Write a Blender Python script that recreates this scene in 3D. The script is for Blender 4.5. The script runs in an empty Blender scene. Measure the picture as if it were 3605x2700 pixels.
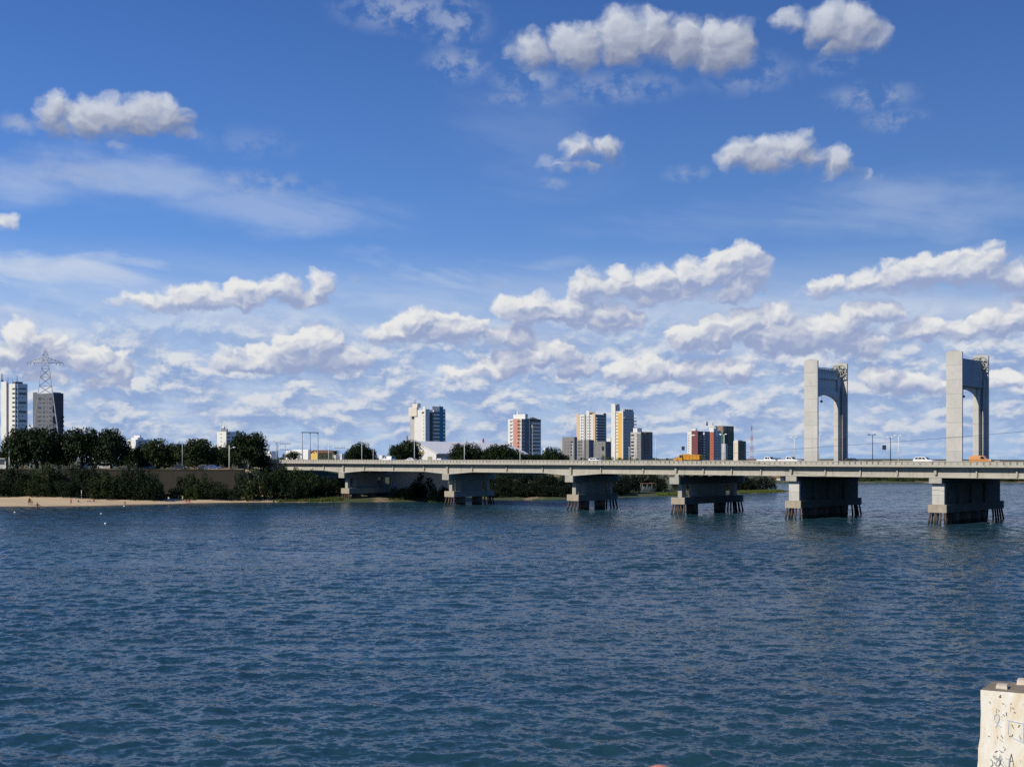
import bpy, bmesh, math, random
import numpy as np
from mathutils import Vector, Matrix

# ------------------------------------------------------------------ camera, sky, sun, exposure
S = bpy.context.scene
COL = S.collection
R = math.radians
FPX, CX, HY, EYE = 4200.0, 1802.5, 1609.0, 14.0      # focal length / horizon of the 3605 x 2700 photograph
cam_data = bpy.data.cameras.new("camera")
cam = bpy.data.objects.new("camera", cam_data)
COL.objects.link(cam)
cam.location = (0, 0, EYE)
cam.rotation_euler = (R(90), 0, 0)
cam_data.sensor_fit = 'HORIZONTAL'
cam_data.sensor_width = 36.0
cam_data.lens = FPX / 3605.0 * 36.0
cam_data.shift_y = (HY - 1350.0) / 3605.0
cam_data.clip_start = 0.1
cam_data.clip_end = 20000
S.camera = cam
SUN_EL = R(34)
SUN_AZ = math.atan2(-0.80, -0.60)                      # measured from +Y towards +X
SUN_DIR = Vector((math.sin(SUN_AZ) * math.cos(SUN_EL), math.cos(SUN_AZ) * math.cos(SUN_EL), math.sin(SUN_EL)))
sun_data = bpy.data.lights.new("sun", 'SUN')
sun_data.energy = 5.0
sun_data.angle = R(0.53)
sun_data.color = (1.0, 0.93, 0.80)
sun = bpy.data.objects.new("sun", sun_data)
COL.objects.link(sun)
sun.location = SUN_DIR * 300
sun.rotation_euler = SUN_DIR.to_track_quat('Z', 'Y').to_euler()
S.view_settings.view_transform = 'Standard'
S.view_settings.look = 'None'
S.view_settings.gamma = 1.0
S.view_settings.exposure = 0.0
S.render.resolution_x, S.render.resolution_y = 1024, 766
S.cycles.max_bounces = 6
S.cycles.diffuse_bounces = 2
S.cycles.glossy_bounces = 3
S.cycles.transparent_max_bounces = 6
S.cycles.use_denoising = False


class NB:
    """small helper that writes node trees"""
    def __init__(self, tree):
        self.t = tree

    def link(self, a, sock):
        if isinstance(a, bpy.types.NodeSocket):
            self.t.links.new(a, sock)
        elif a is not None:
            sock.default_value = a

    def m(self, op, a, b=None, c=None, clamp=False):
        n = self.t.nodes.new('ShaderNodeMath')
        n.operation = op
        n.use_clamp = clamp
        for v, s in zip((a, b, c), n.inputs):
            self.link(v, s)
        return n.outputs[0]

    def v(self, op, a, b=None, c=None, out=0):
        n = self.t.nodes.new('ShaderNodeVectorMath')
        n.operation = op
        for v, s in zip((a, b, c), n.inputs):
            self.link(v, s)
        return n.outputs[1] if op in ('LENGTH', 'DOT_PRODUCT', 'DISTANCE') else n.outputs[0]

    def xyz(self, x, y, z=0.0):
        n = self.t.nodes.new('ShaderNodeCombineXYZ')
        for v, s in zip((x, y, z), n.inputs):
            self.link(v, s)
        return n.outputs[0]

    def sep(self, vec):
        n = self.t.nodes.new('ShaderNodeSeparateXYZ')
        self.link(vec, n.inputs[0])
        return n.outputs

    def noise(self, vec, scale, detail=4.0, rough=0.5, lac=2.0, dim='3D', color=False, distortion=0.0):
        n = self.t.nodes.new('ShaderNodeTexNoise')
        n.noise_dimensions = dim
        self.link(vec, n.inputs['Vector'])
        n.inputs['Scale'].default_value = scale
        n.inputs['Detail'].default_value = detail
        n.inputs['Roughness'].default_value = rough
        n.inputs['Lacunarity'].default_value = lac
        n.inputs['Distortion'].default_value = distortion
        return n.outputs['Color'] if color else n.outputs[0]

    def voronoi(self, vec, scale, detail=0.0, smooth=0.6, dim='2D', rough=0.5):
        n = self.t.nodes.new('ShaderNodeTexVoronoi')
        n.voronoi_dimensions = dim
        n.feature = 'SMOOTH_F1'
        self.link(vec, n.inputs['Vector'])
        n.inputs['Scale'].default_value = scale
        n.inputs['Detail'].default_value = detail
        n.inputs['Roughness'].default_value = rough
        n.inputs['Smoothness'].default_value = smooth
        return n.outputs['Distance']

    def ramp(self, fac, a, b, c=0.0, d=1.0, smooth=True):
        n = self.t.nodes.new('ShaderNodeMapRange')
        n.interpolation_type = 'SMOOTHSTEP' if smooth else 'LINEAR'
        n.clamp = True
        self.link(fac, n.inputs[0])
        for k, q in enumerate((a, b, c, d)):
            self.link(q, n.inputs[k + 1])
        return n.outputs[0]

    def mix(self, fac, a, b, mode='MIX'):
        n = self.t.nodes.new('ShaderNodeMix')
        n.data_type = 'RGBA'
        n.blend_type = mode
        self.link(fac, n.inputs[0])
        for q, s in ((a, n.inputs[6]), (b, n.inputs[7])):
            if isinstance(q, (tuple, list)) and len(q) == 3:
                q = (*q, 1.0)
            self.link(q, s)
        return n.outputs[2]

    def colramp(self, fac, stops):
        n = self.t.nodes.new('ShaderNodeValToRGB')
        cr = n.color_ramp
        while len(cr.elements) < len(stops):
            cr.elements.new(0.5)
        for e, (p, c) in zip(cr.elements, stops):
            e.position = p
            e.color = (*c, 1.0)
        self.link(fac, n.inputs[0])
        return n.outputs[0]


def lin(r, g, b):
    """sRGB 0-255 to linear"""
    f = lambda c: (c / 12.92 if c <= 0.04045 else ((c + 0.055) / 1.055) ** 2.4)
    return (f(r / 255), f(g / 255), f(b / 255))


# ------------------------------------------------------------------ the sky: blue air, high veils, cumulus
SKY_K = 42.0                                            # sky coordinates: azimuth and elevation, 42 units per radian


def sky_uv(dx, dy):
    """a place in the sky, from the 2212 px wide view of the photograph"""
    fx, fy = dx * 1.62975, dy * 1.62975
    az = math.atan((fx - CX) / FPX)
    el = math.atan((HY - fy) / FPX * math.cos(az))
    return az * SKY_K, el * SKY_K


CUMULUS = [   # base, then lobes (x, y, half width, half height)
    (306, [(115, 240, 38, 42), (180, 262, 85, 45), (240, 252, 90, 52), (320, 247, 85, 48), (360, 250, 55, 46), (405, 287, 42, 18)]),
    (186, [(1150, 110, 60, 45), (1250, 100, 80, 55), (1340, 85, 80, 62), (1400, 75, 70, 60), (1480, 88, 70, 58), (1560, 98, 75, 66), (1590, 125, 45, 52)]),
    (142, [(1700, 45, 60, 24), (1790, 50, 70, 50), (1840, 60, 60, 54), (1890, 80, 42, 34), (1800, 105, 35, 40)]),
    (356, [(1250, 328, 50, 40), (1310, 328, 50, 42)]),
    (376, [(1228, 357, 75, 18)]),
    (384, [(1600, 338, 55, 44), (1660, 338, 70, 44), (1715, 322, 50, 44), (1750, 348, 45, 38)]),
    (400, [(1810, 353, 42, 42), (1840, 378, 48, 22)]),
    (674, [(300, 650, 62, 22), (380, 645, 60, 30), (450, 640, 60, 32), (530, 635, 70, 34), (600, 622, 52, 32), (600, 605, 24, 20), (690, 617, 36, 34), (650, 645, 60, 22)]),
    (664, [(1270, 620, 50, 44), (1340, 615, 60, 42), (1420, 610, 60, 45), (1500, 595, 60, 45), (1560, 580, 50, 45), (1605, 560, 45, 45), (1635, 590, 35, 50), (1600, 630, 65, 40), (1450, 640, 170, 28)]),
    (752, [(850, 722, 60, 30), (905, 700, 55, 44), (960, 710, 50, 40), (1010, 715, 60, 40), (1090, 725, 70, 26)]),
    (724, [(1110, 670, 50, 36), (1170, 665, 60, 38), (1240, 670, 60, 40), (1310, 685, 65, 36), (1370, 695, 36, 28)]),
    (642, [(1800, 620, 65, 26), (1880, 612, 60, 32), (1960, 595, 70, 42), (2030, 590, 80, 48), (2110, 585, 60, 50), (2140, 560, 30, 38), (2180, 600, 55, 36), (1990, 625, 230, 22)]),
    (784, [(1480, 730, 50, 36), (1540, 720, 60, 42), (1610, 705, 65, 48), (1680, 700, 65, 48), (1700, 730, 100, 52), (1790, 720, 80, 52), (1830, 690, 50, 36), (1900, 675, 60, 26), (1850, 745, 65, 38)]),
    (832, [(1340, 800, 45, 30), (1400, 800, 50, 36), (1470, 805, 60, 32), (1550, 800, 65, 30)]),
    (754, [(1960, 715, 40, 26), (2010, 710, 50, 32), (2080, 715, 60, 26), (2150, 700, 50, 42), (2205, 680, 45, 42)]),
    (800, [(50, 735, 45, 42), (15, 775, 55, 42), (100, 765, 60, 40), (132, 733, 24, 10)]),
    (836, [(190, 775, 50, 32), (250, 790, 40, 24), (265, 765, 25, 12), (235, 825, 45, 22), (100, 815, 60, 18)]),
    (814, [(500, 775, 50, 32), (560, 782, 60, 34), (630, 758, 54, 48), (690, 750, 60, 52), (740, 780, 62, 38)]),
    (830, [(990, 805, 50, 16), (1050, 800, 60, 22), (1110, 780, 42, 36), (1160, 765, 45, 38), (1205, 762, 40, 36), (1235, 790, 45, 28)]),
    (852, [(1900, 815, 42, 32), (1960, 825, 60, 24), (2010, 835, 40, 20), (2170, 822, 50, 20)]),
    (505, [(5, 480, 30, 22)]),
]
WISPS = [     # thin torn cloud (x, y, half width, half height, weight)
    (870, 25, 170, 50, .75), (980, 50, 90, 60, .7), (990, 140, 90, 45, .65), (1140, 175, 90, 30, .8), (1130, 215, 110, 20, .5),
    (1330, 190, 190, 40, .5), (1620, 160, 120, 50, .5), (1880, 210, 110, 35, .65), (1930, 260, 80, 30, .5), (1800, 140, 60, 25, .55),
    (40, 268, 42, 28, .75), (255, 314, 30, 12, .8), (1190, 398, 45, 16, .6), (1485, 375, 62, 22, .5), (560, 398, 170, 34, .55), (150, 380, 190, 50, .34),
    (545, 310, 120, 40, .25), (1070, 616, 40, 10, .4), (765, 605, 16, 22, .5), (1900, 385, 40, 12, .3), (1040, 730, 330, 40, .3),
]
VEILS = [     # broad high sheets (x, y, half width, half height, weight)
    (40, 588, 520, 50, .85), (250, 690, 620, 46, .85), (720, 715, 380, 60, .8), (950, 590, 380, 60, .55), (250, 400, 420, 70, .42), (620, 470, 420, 60, .35),
    (1500, 480, 400, 60, .12), (1950, 450, 420, 100, .32), (1150, 300, 220, 160, .10),
]


def cloud_field(nb, P, warpP):
    """signed height of the cumulus lobes at sky position P"""
    total = None
    px, py, _ = nb.sep(warpP)
    for base, lobes in CUMULUS:
        cl = None
        for (cx, cy, rx, ry) in lobes:
            u, v = sky_uv(cx, cy)
            a, b = rx * 1.63 / 100, ry * 1.63 / 100
            q = nb.v('MULTIPLY_ADD', warpP, (1 / a, 1 / b, 0), (-u / a, -v / b, 0))
            l2 = nb.v('DOT_PRODUCT', q, q)
            r = min(a, b) * 0.9 + 0.12
            s = nb.m('MULTIPLY_ADD', l2, -r, r)
            cl = s if cl is None else nb.m('MAXIMUM', cl, s)
        _, vb = sky_uv(lobes[0][0], base)
        cut = nb.m('MULTIPLY_ADD', py, 1.1, -vb * 1.1)
        cl = nb.m('MINIMUM', cl, cut)
        total = cl if total is None else nb.m('MAXIMUM', total, cl)
    return total


def make_world():
    w = bpy.data.worlds.new("World")
    S.world = w
    w.use_nodes = True
    t = w.node_tree
    t.nodes.clear()
    nb = NB(t)
    tc = t.nodes.new('ShaderNodeTexCoord')
    D = nb.v('NORMALIZE', tc.outputs['Generated'])
    x, y, z = nb.sep(D)
    az = nb.m('ARCTAN2', x, y)
    el = nb.m('ARCSINE', z)
    U = nb.m('MULTIPLY', az, SKY_K)
    V = nb.m('MULTIPLY', el, SKY_K)
    P = nb.xyz(U, V)
    # blue air
    sky = t.nodes.new('ShaderNodeTexSky')
    sky.sky_type = 'NISHITA'
    sky.sun_disc = False
    sky.sun_elevation = SUN_EL
    sky.sun_rotation = -SUN_AZ
    sky.air_density = 1.0
    sky.dust_density = 0.35
    sky.ozone_density = 3.0
    air = nb.mix(1.0, sky.outputs[0], SKY_TINT, 'MULTIPLY')
    elv = nb.m('MAXIMUM', V, 0.0)
    # far haze near the horizon keeps its blue
    front = nb.ramp(y, -0.15, 0.5)                     # haze and cloud faded out unseen behind the camera, to darken shaded faces
    low = nb.m('MULTIPLY', nb.m('POWER', 2.718, nb.m('MULTIPLY', elv, -0.155)), nb.m('MULTIPLY_ADD', front, 0.6, 0.4))
    air = nb.mix(nb.m('MULTIPLY', low, 0.85), air, SKY_LOW)
    k = CLOUD_K
    # broad high veils
    ang = nb.xyz(nb.m('MULTIPLY_ADD', V, 0.35, nb.m('MULTIPLY', U, 0.22)), nb.m('MULTIPLY_ADD', U, 0.10, V))
    nv = nb.noise(ang, 0.75, 6, 0.58, dim='2D', distortion=0.3)
    vw = nb.noise(nb.v('MULTIPLY', P, (0.5, 1.2, 1.0)), 0.30, 5, 0.6, dim='2D', color=True)
    PV = nb.v('MULTIPLY_ADD', nb.v('SUBTRACT', vw, (0.5, 0.5, 0.5)), (7.0, 2.4, 0), P)
    veil = None
    for (cx, cy, rx, ry, wt) in VEILS:
        u, v = sky_uv(cx, cy)
        a, b = rx * 1.63 / 100, ry * 1.63 / 100
        q = nb.v('MULTIPLY_ADD', PV, (1 / a, 1 / b, 0), (-u / a, -v / b, 0))
        s = nb.ramp(nb.v('LENGTH', q), 1.0, 0.2, 0.0, wt)
        veil = s if veil is None else nb.m('MAXIMUM', veil, s)
    veil = nb.m('MULTIPLY', veil, nb.ramp(nv, 0.25, 0.68))
    sheet = nb.m('MULTIPLY', nb.m('MULTIPLY', nb.ramp(V, -0.5, 1.5), nb.ramp(V, 7.6, 4.2)), front)
    veil = nb.m('MAXIMUM', veil, nb.m('MULTIPLY', sheet, nb.ramp(nv, 0.3, 0.68, 0.42, 0.85)))
    col = nb.mix(veil, air, tuple(c * k for c in lin(200, 211, 229)))
    # small banded clouds low over the land
    Vp = nb.m('POWER', nb.m('MAXIMUM', V, 0.001), 0.75)
    bp = nb.xyz(nb.m('MULTIPLY', U, 0.33), Vp)
    wb = nb.noise(bp, 0.9, 2, 0.5, dim='2D', color=True)
    bp = nb.v('MULTIPLY_ADD', nb.v('SUBTRACT', wb, (0.5, 0.5, 0.5)), (0.35, 0.22, 0), bp)
    nl = nb.noise(bp, 1.75, 8, 0.58, dim='2D')
    nl2 = nb.noise(nb.v('ADD', bp, (-0.025, 0.15, 0)), 1.75, 6, 0.58, dim='2D')
    band = nb.m('MULTIPLY', nb.ramp(V, 0.0, 1.2, 0.55, 1.0), nb.m('MULTIPLY', nb.ramp(V, 5.6, 3.0), front))
    la = nb.m('MULTIPLY', nb.ramp(nl, 0.24, 0.54), band)
    ls = nb.ramp(nb.m('SUBTRACT', nl, nl2), -0.10, 0.17)
    lowc = nb.ramp(V, 0.3, 3.5)
    lc = nb.mix(ls, tuple(c * k for c in lin(140, 165, 208)),
                nb.mix(lowc, tuple(c * k for c in lin(208, 214, 224)), tuple(c * k for c in lin(224, 226, 228))))
    col = nb.mix(nb.m('MULTIPLY', la, 0.9), col, lc)
    # torn wisps
    nw = nb.noise(nb.v('MULTIPLY', P, (0.75, 1.0, 1.0)), 1.35, 8, 0.62, dim='2D', distortion=0.12)
    wis = None
    for (cx, cy, rx, ry, wt) in WISPS:
        u, v = sky_uv(cx, cy)
        a, b = rx * 1.63 / 100, ry * 1.63 / 100
        q = nb.v('MULTIPLY_ADD', P, (1 / a, 1 / b, 0), (-u / a, -v / b, 0))
        s = nb.ramp(nb.v('LENGTH', q), 1.15, 0.1, 0.0, wt)
        wis = s if wis is None else nb.m('MAXIMUM', wis, s)
    wa = nb.m('MULTIPLY', wis, nb.ramp(nw, 0.38, 0.64))
    col = nb.mix(nb.m('MULTIPLY', wa, 0.8), col, tuple(c * k for c in lin(172, 183, 205)))
    # cumulus: lobes warped by noise, lit from the sun's side (up and left)
    wn = nb.noise(P, 0.8, 2, 0.5, dim='2D', color=True)
    wn2 = nb.noise(P, 2.6, 3, 0.55, dim='2D', color=True)
    wq = nb.v('MULTIPLY_ADD', nb.v('SUBTRACT', wn, (0.5, 0.5, 0.5)), (0.85, 0.5, 0), P)
    wq = nb.v('MULTIPLY_ADD', nb.v('SUBTRACT', wn2, (0.5, 0.5, 0.5)), (0.34, 0.30, 0), wq)
    C0 = cloud_field(nb, P, wq)
    C1 = cloud_field(nb, P, nb.v('ADD', wq, (-0.22, 0.42, 0)))
    cs = nb.v('MULTIPLY', wq, (0.85, 1.1, 1.0))
    n0 = nb.noise(cs, 1.4, 8, 0.50, dim='2D')
    n1 = nb.noise(nb.v('ADD', cs, (-0.06, 0.15, 0)), 1.4, 6, 0.50, dim='2D')
    b0 = nb.voronoi(cs, 1.6, 1.0, 0.7)
    b1 = nb.voronoi(nb.v('ADD', cs, (-0.06, 0.13, 0)), 1.6, 1.0, 0.7)
    F0 = nb.m('ADD', C0, nb.m('MULTIPLY_ADD', n0, 1.05, -0.50))
    F0 = nb.m('MULTIPLY_ADD', b0, -0.22, nb.m('ADD', F0, 0.17))
    al = nb.ramp(F0, 0.0, nb.ramp(V, 3.0, 13.0, 0.36, 0.85))
    slope = nb.m('MULTIPLY', nb.m('SUBTRACT', nb.m('MINIMUM', C0, 0.9), nb.m('MINIMUM', C1, 0.9)), 0.62)
    slope = nb.m('MULTIPLY_ADD', nb.m('SUBTRACT', n0, n1), nb.ramp(V, 5.0, 12.0, 0.80, 0.42), slope)
    slope = nb.m('MULTIPLY_ADD', nb.m('SUBTRACT', b1, b0), nb.ramp(V, 5.0, 12.0, 0.48, 0.18), slope)
    hi = nb.ramp(V, 6.0, 11.0)
    lit = nb.ramp(slope, nb.ramp(V, 4.0, 10.0, -0.24, -0.34), nb.ramp(V, 4.0, 10.0, 0.66, 0.62))
    shade = nb.mix(hi, tuple(c * k for c in lin(150, 164, 200)), tuple(c * k for c in lin(126, 136, 164)))
    bright = nb.mix(hi, tuple(c * k for c in lin(233, 233, 232)), tuple(c * k for c in lin(210, 215, 224)))
    cc = nb.mix(lit, shade, bright)
    col = nb.mix(nb.m('MULTIPLY', al, nb.ramp(V, 5.0, 12.0, 0.97, 0.93)), col, cc)
    bg = t.nodes.new('ShaderNodeBackground')
    bg.inputs['Strength'].default_value = SKY_STRENGTH
    nb.link(col, bg.inputs['Color'])
    out = t.nodes.new('ShaderNodeOutputWorld')
    t.links.new(bg.outputs[0], out.inputs[0])
    w.cycles.sampling_method = 'MANUAL'
    w.cycles.sample_map_resolution = 256


SKY_STRENGTH = 0.10
CLOUD_K = 1.0 / SKY_STRENGTH
SKY_TINT = (0.230, 0.510, 1.0)
SKY_LOW = tuple(c / SKY_STRENGTH for c in lin(152, 188, 232))
make_world()


# ------------------------------------------------------------------ placing helpers: a point from (photo column, distance), a height from (photo row, distance)
def gx(px, d):
    return (px - CX) / FPX * d


def gz(py, d):
    return EYE - (py - HY) / FPX * d


# ------------------------------------------------------------------ materials
MATS = {}


def new_mat(name):
    m = bpy.data.materials.new(name)
    m.use_nodes = True
    m.node_tree.nodes.clear()
    nb = NB(m.node_tree)
    b = m.node_tree.nodes.new('ShaderNodeBsdfPrincipled')
    o = m.node_tree.nodes.new('ShaderNodeOutputMaterial')
    m.node_tree.links.new(b.outputs[0], o.inputs[0])
    MATS[name] = m
    return m, nb, b


def bump(nb, b, h, strength, dist):
    n = nb.t.nodes.new('ShaderNodeBump')
    n.inputs['Strength'].default_value = strength
    n.inputs['Distance'].default_value = dist
    nb.link(h, n.inputs['Height'])
    nb.t.links.new(n.outputs[0], b.inputs['Normal'])
    return n


def water_mat():
    m, nb, b = new_mat('river_water')
    g = nb.t.nodes.new('ShaderNodeNewGeometry')
    P = g.outputs['Position']
    big = nb.noise(nb.v('MULTIPLY', P, (0.35, 1.0, 1.0)), 0.03, 3, 0.5)
    col = nb.mix(nb.ramp(big, 0.35, 0.65), (0.012, 0.040, 0.062), (0.014, 0.046, 0.062))
    nb.link(col, b.inputs['Base Color'])
    b.inputs['Roughness'].default_value = 0.16
    b.inputs['IOR'].default_value = 1.333
    b.inputs['Specular IOR Level'].default_value = 0.31
    b.inputs['Specular Tint'].default_value = (0.62, 0.87, 1.0, 1.0)
    # choppy slopes taken straight from noise, so they keep their size however far away the water is
    n1 = nb.noise(nb.v('MULTIPLY', P, (0.8, 1.0, 1.0)), 3.6, 4, 0.62, color=True)
    n2 = nb.noise(nb.v('MULTIPLY', P, (0.65, 1.0, 1.0)), 0.55, 3, 0.6, color=True)
    gust = nb.ramp(nb.noise(nb.v('MULTIPLY', P, (0.22, 1.0, 1.0)), 0.05, 5, 0.62), 0.32, 0.68, 0.55, 1.35)
    lane = nb.ramp(nb.noise(nb.v('MULTIPLY', P, (0.12, 1.0, 1.0)), 0.016, 4, 0.6), 0.38, 0.64, 0.72, 1.2)
    gust = nb.m('MULTIPLY', gust, lane)
    y = nb.sep(P)[1]
    s1 = nb.v('MULTIPLY', nb.v('SUBTRACT', n1, (0.5, 0.5, 0.5)), (1.5, 2.1, 0))
    s2 = nb.v('MULTIPLY', nb.v('SUBTRACT', n2, (0.5, 0.5, 0.5)), (1.1, 1.9, 0))
    a1 = nb.m('MULTIPLY', nb.ramp(y, 55.0, 300.0, 0.52, 1.0), gust)
    a2 = nb.m('MULTIPLY', nb.ramp(y, 60.0, 330.0, 0.25, 1.0), gust)
    sl = nb.v('ADD', nb.v('MULTIPLY', s1, nb.xyz(a1, a1, 0.0)), nb.v('MULTIPLY', s2, nb.xyz(a2, a2, 0.0)))
    nn = nb.v('NORMALIZE', nb.v('ADD', g.outputs['Normal'], sl))
    nb.link(nn, b.inputs['Normal'])
    return m


def make_water():
    na, rows = 760, []
    d = 40.0
    while d < 420:
        rows.append(d)
        d += max(0.13, min(0.0028 * d, 1.2) if d > 50 else 0.5)
    rows += list(np.geomspace(425, 6000, 60))
    rows = np.array([2.0, 15.0, 30.0] + rows)
    a = np.concatenate([np.linspace(-1.1, -0.50, 14)[:-1], np.linspace(-0.50, 0.50, na), np.linspace(0.50, 1.1, 14)[1:]])
    A, Dd = np.meshgrid(a, rows)
    X, Y = Dd * np.tan(A), Dd.copy()
    rng = np.random.default_rng(5)
    Z = np.zeros_like(X)
    fade = np.clip((420 - Y) / 250, 0, 1) * np.clip((Y - 30) / 10, 0, 1)
    for i in range(130):
        L = 0.6 * (4.8 / 0.6) ** rng.random()
        k = 2 * math.pi / L
        th = R(255) + rng.normal(0, 0.75)
        amp = 0.0034 * L ** 1.0
        ph = rng.random() * 6.283
        w = k * (X * math.cos(th) + Y * math.sin(th)) + ph
        if L < 1.6:
            f = fade * np.clip((200 - Y) / 110, 0, 1)
        else:
            f = fade
        s = np.sin(w)
        Z += amp * f * (s + 0.35 * np.cos(2 * w))
    gust = 0.8 + 0.3 * np.sin(X * 0.05 + 1.3 * np.sin(Y * 0.021)) * np.sin(Y * 0.043 + 0.7)
    Z *= gust
    nr, nc = X.shape
    co = np.stack([X, Y, Z], -1).reshape(-1, 3).astype(np.float32)
    idx = np.arange(nr * nc).reshape(nr, nc)
    q = np.stack([idx[:-1, :-1], idx[:-1, 1:], idx[1:, 1:], idx[1:, :-1]], -1).reshape(-1, 4)
    me = bpy.data.meshes.new('water')
    me.vertices.add(len(co))
    me.vertices.foreach_set('co', co.ravel())
    me.loops.add(q.size)
    me.loops.foreach_set('vertex_index', q.ravel().astype(np.int32))
    me.polygons.add(len(q))
    me.polygons.foreach_set('loop_start', np.arange(0, q.size, 4, dtype=np.int32))
    me.polygons.foreach_set('use_smooth', np.ones(len(q), dtype=bool))
    me.update()
    me.validate()
    me.materials.append(water_mat())
    o = bpy.data.objects.new('water', me)
    COL.objects.link(o)
    o['kind'] = 'structure'
    return o


make_water()


# ------------------------------------------------------------------ mesh and object helpers
def tag(o, label=None, cat=None, group=None, kind=None):
    if label:
        o['label'] = label
    if cat:
        o['category'] = cat
    if group:
        o['group'] = group
    if kind:
        o['kind'] = kind
    return o


def empty(name, loc=(0, 0, 0), rz=0.0, label=None, cat=None, group=None):
    o = bpy.data.objects.new(name, None)
    COL.objects.link(o)
    o.location = loc
    o.rotation_euler = (0, 0, rz)
    o.empty_display_size = 0.2
    return tag(o, label, cat, group)


def put(name, me, parent=None, loc=(0, 0, 0), rot=(0, 0, 0), scale=(1, 1, 1)):
    o = bpy.data.objects.new(name, me)
    COL.objects.link(o)
    o.parent = parent
    o.location = loc
    o.rotation_euler = rot
    o.scale = scale
    return o


class MB:
    def __init__(self):
        self.v, self.f, self.s = [], [], []

    def add(self, vs, fs, smooth=False):
        n = len(self.v)
        self.v += [tuple(p) for p in vs]
        self.f += [tuple(i + n for i in f) for f in fs]
        self.s += [smooth] * len(fs)
        return self

    def box(self, x0, x1, y0, y1, z0, z1):
        vs = [(x, y, z) for z in (z0, z1) for y in (y0, y1) for x in (x0, x1)]
        return self.add(vs, [(0, 2, 3, 1), (4, 5, 7, 6), (0, 1, 5, 4), (2, 6, 7, 3), (0, 4, 6, 2), (1, 3, 7, 5)])

    def taper(self, x0, x1, y0, y1, z0, z1, ix, iy):
        vs = [(x0, y0, z0), (x1, y0, z0), (x0, y1, z0), (x1, y1, z0),
              (x0 + ix, y0 + iy, z1), (x1 - ix, y0 + iy, z1), (x0 + ix, y1 - iy, z1), (x1 - ix, y1 - iy, z1)]
        return self.add(vs, [(0, 2, 3, 1), (4, 5, 7, 6), (0, 1, 5, 4), (2, 6, 7, 3), (0, 4, 6, 2), (1, 3, 7, 5)])

    def prism(self, poly, a0, a1, axis='z', smooth=False):
        """polygon swept along an axis; polygon coordinates are the two other axes in order"""
        def mk(p, a):
            return {'z': (p[0], p[1], a), 'y': (p[0], a, p[1]), 'x': (a, p[0], p[1])}[axis]
        n = len(poly)
        vs = [mk(p, a0) for p in poly] + [mk(p, a1) for p in poly]
        fs = [tuple(range(n - 1, -1, -1)), tuple(range(n, 2 * n))]
        fs += [(i, (i + 1) % n, n + (i + 1) % n, n + i) for i in range(n)]
        return self.add(vs, fs, smooth)

    def tube(self, p0, p1, r0, r1=None, n=8, smooth=True, caps=True):
        r1 = r0 if r1 is None else r1
        p0, p1 = Vector(p0), Vector(p1)
        z = (p1 - p0).normalized()
        x = z.orthogonal().normalized()
        y = z.cross(x)
        vs = []
        for p, r in ((p0, r0), (p1, r1)):
            for k in range(n):
                a = 2 * math.pi * k / n
                vs.append(p + (x * math.cos(a) + y * math.sin(a)) * r)
        self.add(vs, [(i, (i + 1) % n, n + (i + 1) % n, n + i) for i in range(n)], smooth)
        if caps:
            m = len(self.v) - 2 * n
            self.f += [tuple(m + i for i in range(n - 1, -1, -1)), tuple(m + n + i for i in range(n))]
            self.s += [False, False]
        return self

    def path(self, pts, r, n=5):
        for a, b in zip(pts, pts[1:]):
            self.tube(a, b, r, r, n, True, True)
        return self

    def ball(self, c, rx, ry=None, rz=None, n=10, m=6):
        ry = rx if ry is None else ry
        rz = rx if rz is None else rz
        vs = [(c[0], c[1], c[2] - rz)]
        for j in range(1, m):
            t = math.pi * j / m - math.pi / 2
            for k in range(n):
                a = 2 * math.pi * k / n
                vs.append((c[0] + rx * math.cos(t) * math.cos(a), c[1] + ry * math.cos(t) * math.sin(a), c[2] + rz * math.sin(t)))
        vs.append((c[0], c[1], c[2] + rz))
        fs = [(0, 1 + (k + 1) % n, 1 + k) for k in range(n)]
        for j in range(m - 2):
            for k in range(n):
                a = 1 + j * n
                fs.append((a + k, a + (k + 1) % n, a + n + (k + 1) % n, a + n + k))
        e = len(vs) - 1
        a = 1 + (m - 2) * n
        fs += [(a + k, a + (k + 1) % n, e) for k in range(n)]
        return self.add(vs, fs, True)

    def mesh(self, name, mat):
        me = bpy.data.meshes.new(name)
        me.from_pydata(self.v, [], self.f)
        me.polygons.foreach_set('use_smooth', self.s)
        bm = bmesh.new()
        bm.from_mesh(me)
        bmesh.ops.recalc_face_normals(bm, faces=bm.faces)
        bm.to_mesh(me)
        bm.free()
        me.materials.append(MATS[mat])
        return me

    def build(self, name, mat, parent=None, loc=(0, 0, 0), rot=(0, 0, 0)):
        return put(name, self.mesh(name, mat), parent, loc, rot)


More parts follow.
